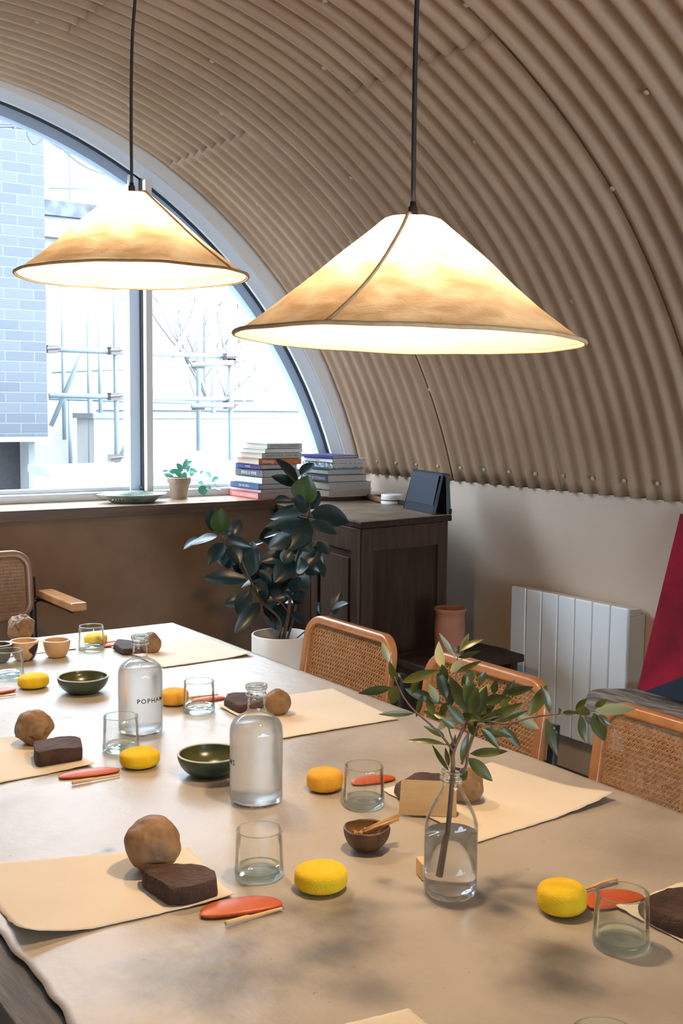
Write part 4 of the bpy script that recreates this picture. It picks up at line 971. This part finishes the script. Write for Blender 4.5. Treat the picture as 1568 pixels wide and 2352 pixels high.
# ---------------------------------------------------------------- cabinet
fl = Vector((2.385, 3.355)); frr = Vector((2.885, 3.425)); bl_ = Vector((2.515, 4.19)); br_ = Vector((3.02, 4.19)); CH = 1.065
cb = thing('wooden_cabinet', 'dark panelled wooden cabinet in the corner with worn lighter top', 'cabinet', (fl.x, fl.y, 0))
def quadprism(name, cs, z0, z1, mt, parent, bv=0):
    v_ = [(c_.x-fl.x, c_.y-fl.y, z) for z in (z0, z1) for c_ in cs]
    o = obj(name, v_, [(3, 2, 1, 0), (4, 5, 6, 7), (0, 1, 5, 4), (1, 2, 6, 5), (2, 3, 7, 6), (3, 0, 4, 7)], mt, parent, smooth=False)
    if bv: bevel(o, bv)
    return o
def inset(cs, d):
    c_ = sum(cs, Vector((0, 0)))/4; return [p+(c_-p).normalized()*d for p in cs]
cs = [fl, frr, br_, bl_]; body = inset(cs, .028)
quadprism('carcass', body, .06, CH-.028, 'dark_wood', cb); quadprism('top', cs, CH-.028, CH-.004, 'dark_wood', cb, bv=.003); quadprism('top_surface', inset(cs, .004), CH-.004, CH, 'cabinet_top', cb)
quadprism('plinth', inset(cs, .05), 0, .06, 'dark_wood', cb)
e1 = (br_-frr).normalized(); quadprism('back_ledge', [frr-(frr-fl).normalized()*.014, frr, br_, br_-(frr-fl).normalized()*.014], CH, CH+.022, 'dark_wood', cb, bv=.002)
def framed(a, b_, nm):
    # a raised frame of stiles and rails on the face from a to b_
    d = (b_-a); L_ = d.length; d.normalize(); no = Vector((d.y, -d.x))
    def pc(u0, u1, z0, z1, th, mt='frame_wood', n2=nm):
        q = [a+d*u0, a+d*u1]; p4 = [q[0]+no*th, q[1]+no*th, q[1], q[0]]; quadprism(n2, p4, z0, z1, mt, cb, bv=.002)
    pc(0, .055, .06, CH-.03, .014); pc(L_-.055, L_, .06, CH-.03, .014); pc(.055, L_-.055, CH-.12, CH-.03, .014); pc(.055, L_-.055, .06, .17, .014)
    return pc
framed(body[0], body[1], 'side_frame')
pc = framed(body[3], body[0], 'front_frame'); Lf = (body[0]-body[3]).length
pc(Lf/2-.03, Lf/2+.03, .17, CH-.12, .014); 
for u in (.09, Lf/2+.05): pc(u, u+Lf/2-.14, .20, CH-.15, .008, n2='door')

# low dark stool carrying the terracotta vase
st = thing('side_stool', 'low dark wooden stool between cabinet and radiator', 'stool', (2.74, 3.19, 0))
o = bx('seat', (-.24, -.125, .52), (.22, .125, .55), 'dark_wood', st, bv=.006)
for x in (-.20, .18):
    for y in (-.09, .09): bx('leg', (x-.018, y-.018, 0), (x+.018, y+.018, .52), 'dark_wood', st)
pvz = Vector((2.725, 3.235, .55))
s_ = MB(); s_.lathe([(0, 0), (.052, 0), (.057, .01), (.057, .04), (.059, .08), (.058, .12), (.055, .145), (.056, .158), (.061, .168), (.0625, .174), (.060, .178), (.056, .176), (.052, .165), (.051, .15), (.053, .12), (.053, .02), (0, .015)], 48)
o = s_.build('terracotta_vase', 'terracotta'); o.location = pvz; tag(o, 'tall terracotta pot standing in front of the dark cabinet', 'vase')

# ---------------------------------------------------------------- rubber plant
PP0 = Vector((2.165, 3.56, 0)); 
orgp = Vector((PP0.x, PP0.y, .38)); dp0 = (Vector((PP0.x, PP0.y, .9))-CAMP).dot(fw)
pt = pl = thing('rubber_plant', 'tall rubber plant with dark glossy leaves in a white planter before the cabinet', 'plant', (PP0.x, PP0.y, 0))
PRr = .112
s_ = MB(); s_.lathe([(0, .355), (PRr-.006, .355), (PRr-.002, .36), (PRr, .37), (PRr, .628), (PRr-.002, .630), (PRr-.006, .630), (PRr-.008, .626), (PRr-.008, .58), (0, .58)], 64); autosmooth(s_.build('pot', 'planter_white', pt), 50)
s_ = MB(); s_.lathe([(0, .592), (PRr-.009, .59), (PRr-.009, .581), (0, .581)], 40); s_.build('soil', 'soil', pt)
for k_ in range(4):
    a = R(90*k_)+math.atan2(-PP0.y, -PP0.x)-R(16); ca, sa = math.cos(a), math.sin(a)
    bx('stand_leg', (PRr+.001, -.0085, 0), (PRr+.019, .0085, .545), 'dark_wood', pt, bv=.003, mtx=Matrix.Rotation(a, 4, 'Z'))
bx('stand_bar', (-PRr, -.01, .33), (PRr, .01, .352), 'dark_wood', pt); bx('stand_bar', (-.01, -PRr, .33), (.01, PRr, .352), 'dark_wood', pt)
def Q(cx_, cy_, dd=0): return atd(400+cx_/2.24, 980+cy_/2.24, dp0+dd)-orgp
s_ = MB(); base = Vector((0, 0, .20))
for pts, r_ in [([base, Q(590, 960), Q(600, 780, .02), Q(640, 650, .02), Q(688, 460, 0), Q(690, 385, 0), Q(632, 285, 0)], .0075),
                ([base+Vector((-.02, 0, 0)), Q(545, 1000), Q(450, 900, -.03), Q(390, 785, -.05), Q(330, 660, -.04), Q(240, 575, -.04)], .006),
                ([base+Vector((.02, 0, 0)), Q(620, 960, .04), Q(640, 850, .05), Q(700, 700, .05), Q(745, 620, .05)], .005),
                ([base+Vector((.03, .0, 0)), Q(740, 1000, .05), Q(810, 965, .05), Q(850, 930, .05)], .003),
                ([Q(590, 960), Q(540, 900, -.03), Q(470, 890, -.05)], .004)]:
    cv = smoothcurve(pts, 6); s_.tube(cv, [r_*(1-.45*i/len(cv)) for i in range(len(cv))], 7)
s_.build('stems', 'stem_brown', pl).location.z = .38
RX = [(600,640),(650,600),(560,760),(620,820),(680,560),(540,620),(660,700),(560,860),(520,560),(640,480),(610,900),(700,620),(480,720),(430,820),(340,690),(290,640),(500,640),(590,520),(650,860),(540,960),(620,720),(460,850),(360,880),(720,660)]
RLV = [(632,290,527,172,44,0),(625,300,505,258,48,0),(672,395,686,258,122,1),(648,250,716,190,34,0),(600,375,520,378,30,0),(690,430,612,372,66,0),(700,425,742,335,60,0),(690,425,503,472,66,0),(660,485,475,515,52,0),(705,440,888,490,98,0),
(700,490,830,552,62,0),(692,475,575,632,122,0),(600,560,488,622,70,0),(560,540,465,572,28,0),(585,645,448,692,66,0),(612,680,520,795,92,0),(640,650,700,560,60,0),(640,745,752,622,80,0),(752,700,770,772,24,0),(640,770,690,835,66,0),(735,590,795,655,50,0),
(200,540,186,415,48,0),(238,548,240,425,86,1),(285,575,338,482,62,0),(225,565,100,606,40,0),(130,572,52,628,32,0),(238,590,292,538,34,0),(260,590,388,620,66,0),(255,600,178,705,66,0),(285,615,335,700,66,0),(250,615,250,715,60,0),(372,622,455,595,22,0),
(385,775,405,600,100,0),(375,790,162,778,66,0),(395,790,502,698,52,0),(362,750,303,712,52,0),(400,795,478,868,76,0),(465,778,352,826,34,0),(388,845,328,958,76,0),(440,905,318,1055,66,0),(450,890,590,868,64,0),(475,905,432,850,40,0),(470,915,582,1045,96,0),
(570,905,650,912,34,0),(480,870,520,770,50,0),(820,970,858,848,36,0),(810,940,890,910,28,0),(740,900,746,962,14,0),(520,820,560,720,60,0),(560,700,600,640,60,0),(600,850,650,780,60,0),(560,860,630,830,50,0),(700,640,760,700,54,0),(640,560,700,640,70,0),(620,610,560,560,50,0),(500,800,430,740,46,0),(540,930,500,1000,50,0),(600,960,660,1010,40,0)]
rr_ = random.Random(21)
for (a, b_) in RX:
    an = rr_.uniform(.3, 5.9); ln = rr_.uniform(95, 135); RLV.append((a, b_, a+math.cos(an)*ln*.8, b_-math.sin(an)*ln*.6+18, rr_.uniform(50, 78), 0))
s_ = MB(); rs = random.Random(11)
for (a, b_, c_, d_, wd, yg) in RLV:
    db_ = rs.uniform(-.07, .07)+(.04 if (a, b_) in RX else 0); dt = db_+rs.uniform(-.05, .03); p, q = Q(a, b_, db_), Q(c_, d_, dt); Wd = wd/2.24/F*dp0*1.22
    view = (-(fw)+Vector((rs.uniform(-.35, .35), rs.uniform(-.2, .3), rs.uniform(.0, .5)))).normalized()
    if wd < 45: Wd *= 1.5; view = (view+Vector((0, 0, 1.3))).normalized()
    leafmesh(s_, p, q+(q-p)*.06, Wd, view, fold=.24, curve=.05, n_=10, mi=1 if yg else 0, sharp=.72)
s_.build('leaves', 'rubber_leaf', pl, mats=['rubber_leaf', 'rubber_leaf_young']).location.z = .38

# ---------------------------------------------------------------- things on the sill and cabinet
SZ_ = 1.083
p = onz(290, 1150, SZ_)
s_ = MB(); wv = lambda a, z: .04*math.sin(3*a)+.03*math.sin(7*a+1)
s_.lathe([(0, 0), (.085, 0), (.10, .006), (.125, .022), (.150, .032), (.152, .035), (.148, .036), (.12, .027), (.095, .012), (0, .010)], 64, wob=wv)
pt_ = s_.build('leaf_plate', 'plate_green'); pt_.location = (p.x, 4.335, SZ_); tag(pt_, 'shallow green ribbed platter lying on the window sill', 'plate')
pt_.scale = (1, .72, 1)
s_ = MB()
for i in range(-7, 8):
    for sgn in (-1, 1):
        s_.tube([(i*.013, 0, .0135), (i*.013+sgn*.02, sgn*.05, .0150), (i*.012+sgn*.035, sgn*.088, .020)], .0022, 5)
s_.build('ribs', 'frame_pale', pt_)
# potted vine
p = onz(416, 1146, SZ_); pv2 = thing('potted_vine', 'small trailing green plant in an old clay pot on the sill', 'plant', (p.x, p.y+.02, SZ_))
s_ = MB(); s_.lathe([(0, 0), (.034, 0), (.045, .070), (.050, .070), (.053, .092), (.049, .094), (.046, .090), (.043, .078), (0, .078)], 40); autosmooth(s_.build('pot', 'old_terracotta', pv2))
op = Vector((p.x, p.y+.02, SZ_)); dq = (op-CAMP).dot(fw)
def V(cx_, cy_, dd=0): return atd(180+cx_/4.612, 1040+cy_/4.612, dq+dd)-op
s_ = MB(); rs = random.Random(2)
for (a, b_, c_, d_, wd) in [(1010,260,905,225,50),(1090,250,1010,170,60),(1040,200,960,200,50),(1100,200,1040,110,60),(1150,180,1120,90,60),(1140,160,1150,60,50),(1150,120,1215,95,40),(1180,200,1240,180,60),(1120,230,1060,280,60),(1180,240,1230,210,60),
    (1190,290,1110,360,80),(1000,300,1040,390,60),(1090,230,1150,260,70),(1060,170,1110,160,60),(1150,200,1190,140,60),(1200,180,1260,205,30),(1330,220,1410,260,60),(1410,310,1495,270,70),(1300,345,1335,450,95),(1350,370,1410,380,50),(1460,380,1510,395,35),(1270,310,1330,345,50),
    (680,400,610,400,40),(690,380,660,330,60),(700,370,740,400,60),(720,370,800,260,50),(1320,200,1290,240,40),(950,190,890,195,20)]:
    q1, q2 = V(a, b_, rs.uniform(-.03, .03)), V(c_, d_, rs.uniform(-.03, .03)); leafmesh(s_, q1, q2, wd/4.612/F*dq*1.1, (-(fw)+Vector((rs.uniform(-.4, .4), 0, rs.uniform(0, .6)))).normalized(), fold=.25, n_=6, sharp=.7)
s_.build('leaves', 'pothos', pv2)
s_ = MB()
for pts in [[(1100, 290, 0), (1240, 290, 0), (1340, 240, 0), (1420, 300, 0), (1480, 385, 0)], [(1080, 290, 0), (950, 300, -.01), (800, 380, .03), (700, 385, .06)], [(1110, 290, 0), (1120, 200, 0), (1150, 110, 0)], [(1240, 290, 0), (1290, 330, 0), (1310, 360, 0)]]:
    s_.tube(smoothcurve([V(*q) for q in pts], 5), .0012, 5)
s_.build('stems', 'pothos', pv2)
# books
for nm, c_ in [('b_grey', (.45, .44, .42)), ('b_cream', (.62, .60, .54)), ('b_olive', (.40, .40, .33)), ('b_orange', (.45, .13, .02)), ('b_purple', (.05, .05, .22)), ('b_char', (.09, .10, .11)), ('b_white', (.66, .70, .72)), ('b_blue', (.05, .09, .20)), ('b_pink', (.85, .22, .22)), ('b_teal', (.03, .22, .26)), ('b_pattern', (.45, .47, .52)), ('b_navy', (.04, .06, .11)), ('b_ivory', (.60, .60, .56))]:
    mat(nm, c_, .45)
mat('b_pattern', (.10, .11, .16), .5, (.60, .62, .66), 90, lo=.47, hi=.53)
mat('txt_white', (.8, .8, .8), .6); mat('txt_dark', (.05, .05, .05), .6); mat('txt_yellow', (.75, .6, .1), .6)
def book(x, y, z, Wx, Ly, h, rz, cover, label, txt=None, tcol='txt_white', tsz=.6, spine='-x', toff=.5):
    """spine on the local -x side, Wx deep, Ly long"""
    t_ = thing('book', label, 'book', (x, y, z), rz, 'stacked cookery books by the window')
    c_ = .0022
    s_ = MB(); s_.box((Wx/2, 0, c_/2), (Wx, Ly, c_)); s_.box((Wx/2, 0, h-c_/2), (Wx, Ly, c_)); s_.box((c_/2, 0, h/2), (c_, Ly, h-.0002)); s_.build('cover', cover, t_, smooth=False)
    s_ = MB(); s_.box((Wx/2-.001, 0, h/2), (Wx-.006, Ly-.008, h-2*c_-.0002)); s_.build('page_block', 'page_paper', t_, smooth=False)
    if txt:
        me = textmesh(txt, h*tsz); xs = [v_.co.x for v_ in me.vertices]; ys = [v_.co.y for v_ in me.vertices]; w_ = max(xs)-min(xs); sc_ = min(1, Ly*.82/w_)
        for v_ in me.vertices: v_.co = (-.0006, -((v_.co.x-min(xs))*sc_-w_*sc_/2)+(toff-.5)*Ly, h/2+(v_.co.y-(max(ys)+min(ys))/2)*sc_)
        me.materials.clear(); me.materials.append(M[tcol]); o = bpy.data.objects.new('lettering', me); C.objects.link(o); o.parent = t_
    return t_
z = SZ_; bkx, bky = 2.437, 4.338; lastz = z
# lower left stack: spines face left
for h, cv, tx, tc_, dx, Ly, lb, dr in [(.029, 'b_pink', 'THE  GL  CIPA COOKBOOK', 'txt_white', 0, .27, 'thick pink cookbook at the bottom of the left stack', 0), (.013, 'b_white', None, None, .012, .26, 'thin white book lying on the pink cookbook', .02),
                       (.025, 'b_blue', 'ON THE MENU', 'txt_white', .004, .26, 'blue book in the left stack between two white books', -.01), (.027, 'b_white', None, None, .020, .25, 'thick white book above the blue book in the left stack', .02),
                       (.035, 'b_char', 'BREAD & WINE', 'txt_white', .028, .25, 'charcoal grey photo spined book in the left stack', 0), (.022, 'b_purple', 'WATER', 'txt_white', .022, .21, 'purple spined book just below the orange honey book', .03)]:
    book(bkx+dx, bky-.0, z, .20, min(Ly, .26), h-.0012, dr, cv, lb, tx, tc_); z += h
for h, cv, tx, tc_, dx, lb, dr, Wd in [(.027, 'b_orange', 'Honey', 'txt_white', 0, 'orange brown book titled Honey in the left stack', .05, .215), (.025, 'b_olive', 'GROW YOUR OWN VEG', 'txt_dark', .008, 'olive grey book with a boxed title above the orange book', .04, .20), (.019, 'b_cream', None, None, .018, 'plain cream book second from the top of the left stack', .06, .19), (.023, 'b_grey', 'BATONS and BAKERS', 'txt_dark', .022, 'grey book lying on top of the left stack', .03, .175)]:
    t_ = book(bkx+.115+dx, bky-.128, z, .22, Wd, h-.0012, R(90)+dr-.09, cv, lb, tx, tc_, toff=.5 if tx != 'Honey' else .78, tsz=.85); z += h
# right stack, half on the sill
z = SZ_
for h, cv, tx, tc_, dx, Ly, lb, dr, Wd in [(.034, 'b_ivory', None, None, .0, .24, 'thick ivory book at the bottom of the right stack', 0, .24), (.033, 'b_ivory', None, None, -.004, .24, 'second ivory book from the bottom of the right stack', .03, .245), (.035, 'b_navy', 'THE ART OF COOKING', 'txt_white', -.004, .24, 'navy book with busy lettered spine in the right stack', -.03, .215),
                       (.021, 'b_grey', 'Cooking', 'txt_white', .0, .22, 'grey book below the teal edged book in the right stack', .0, .19), (.008, 'b_teal', None, None, .004, .24, 'thin teal book in the middle of the right stack', 0, .19), (.024, 'b_pattern', None, None, .014, .24, 'book with black and white patterned spine in the right stack', .02, .18), (.020, 'b_white', 'basics', 'txt_dark', .016, .24, 'white book under the topmost book of the right stack', 0, .19), (.014, 'b_purple', None, None, .010, .24, 'thin violet spined book on top of the right stack', .05, .15)]:
    book(2.775+dx, 4.275, z, Wd, Ly, h-.0012, dr, cv, lb, tx, tc_); z += h
# smart speaker on the cabinet
sk = thing('portable_speaker', 'black wedge shaped perforated speaker standing on the cabinet', 'speaker', (2.80, 3.445, CH))
a0 = Vector((2.802, 3.445, 0)); a1 = Vector((2.868, 3.72, 0)); dv = (a1-a0); Ls = dv.length; dv.normalize(); nv = Vector((dv.y, -dv.x, 0))    # nv points to the wall
mx4 = Matrix(((nv.x, dv.x, 0, 0), (nv.y, dv.y, 0, 0), (0, 0, 1, 0), (0, 0, 0, 1)))
Hs = .175; tl_ = .048
Hs = .165; tl_ = .036
s_ = MB(); pr = [(0, 0), (.010, 0), (tl_+.010, Hs-.012), (tl_+.018, Hs-.016), (tl_+.030, 0), (tl_+.044, 0), (tl_+.034, Hs-.008), (tl_+.022, Hs), (tl_+.006, Hs-.001)]
vs = [mx4 @ Vector((x, y, z)) for y in (0, Ls) for x, z in pr]; n_ = len(pr)
fs = [(i, (i+1) % n_, n_+(i+1) % n_, n_+i) for i in range(n_)]+[tuple([0, 1, 2, 8]), (2, 3, 7, 8), (3, 4, 5, 6), (3, 6, 7)]+[tuple(reversed([n_+i for i in q])) for q in ((0, 1, 2, 8), (2, 3, 7, 8), (3, 4, 5, 6), (3, 6, 7))]
s_.add(vs, fs); o = s_.build('body', 'speaker_black', sk, smooth=False); bevel(o, .003, 3, 50)
s_ = MB(); g0, g1 = .22, .97
vs = [mx4 @ Vector((tl_*g*.97-.0008, y, Hs*g*.985)) for g in (g0, g1) for y in (.012, Ls-.012)]; s_.add(vs, [(0, 1, 3, 2)]); s_.build('grille', 'speaker_mesh', sk, smooth=False)
# white round puck pair
p = onz(900, 1158, CH); pk = thing('round_tin', 'white round double stacked tin beside the speaker', 'tin', (p.x+.005, p.y+.01, CH))
s_ = MB(); s_.lathe([(0, .0), (.044, 0), (.047, .003), (.047, .013), (.044, .015), (0, .015)], 48); autosmooth(s_.build('lower_disc', 'white_plastic', pk))
s_ = MB(); s_.lathe([(0, .0155), (.041, .0155), (.041, .020), (0, .020)], 48); s_.build('dark_gap', 'switch_black', pk)
s_ = MB(); s_.lathe([(0, .0195), (.045, .0195), (.047, .022), (.047, .040), (.044, .043), (0, .043)], 48); autosmooth(s_.build('upper_disc', 'white_plastic', pk))
# rolling pin
pa_, pb_ = onz(826, 1136, CH+.012), onz(885, 1152, CH+.012)
s_ = MB(); d = (pb_-pa_); s_.tube([pa_, pa_+d*.06, pa_+d*.1, pb_-d*.02, pb_], [.006, .010, .013, .013, .012], 14)
s_.v = [v_-Vector((pa_.x, pa_.y, CH)) for v_ in s_.v]; o = s_.build('rolling_pin', 'bentwood_dark'); o.location = (pa_.x, pa_.y, CH+.001); tag(o, 'brown wooden rolling pin end lying beside the right book stack', 'rolling pin')
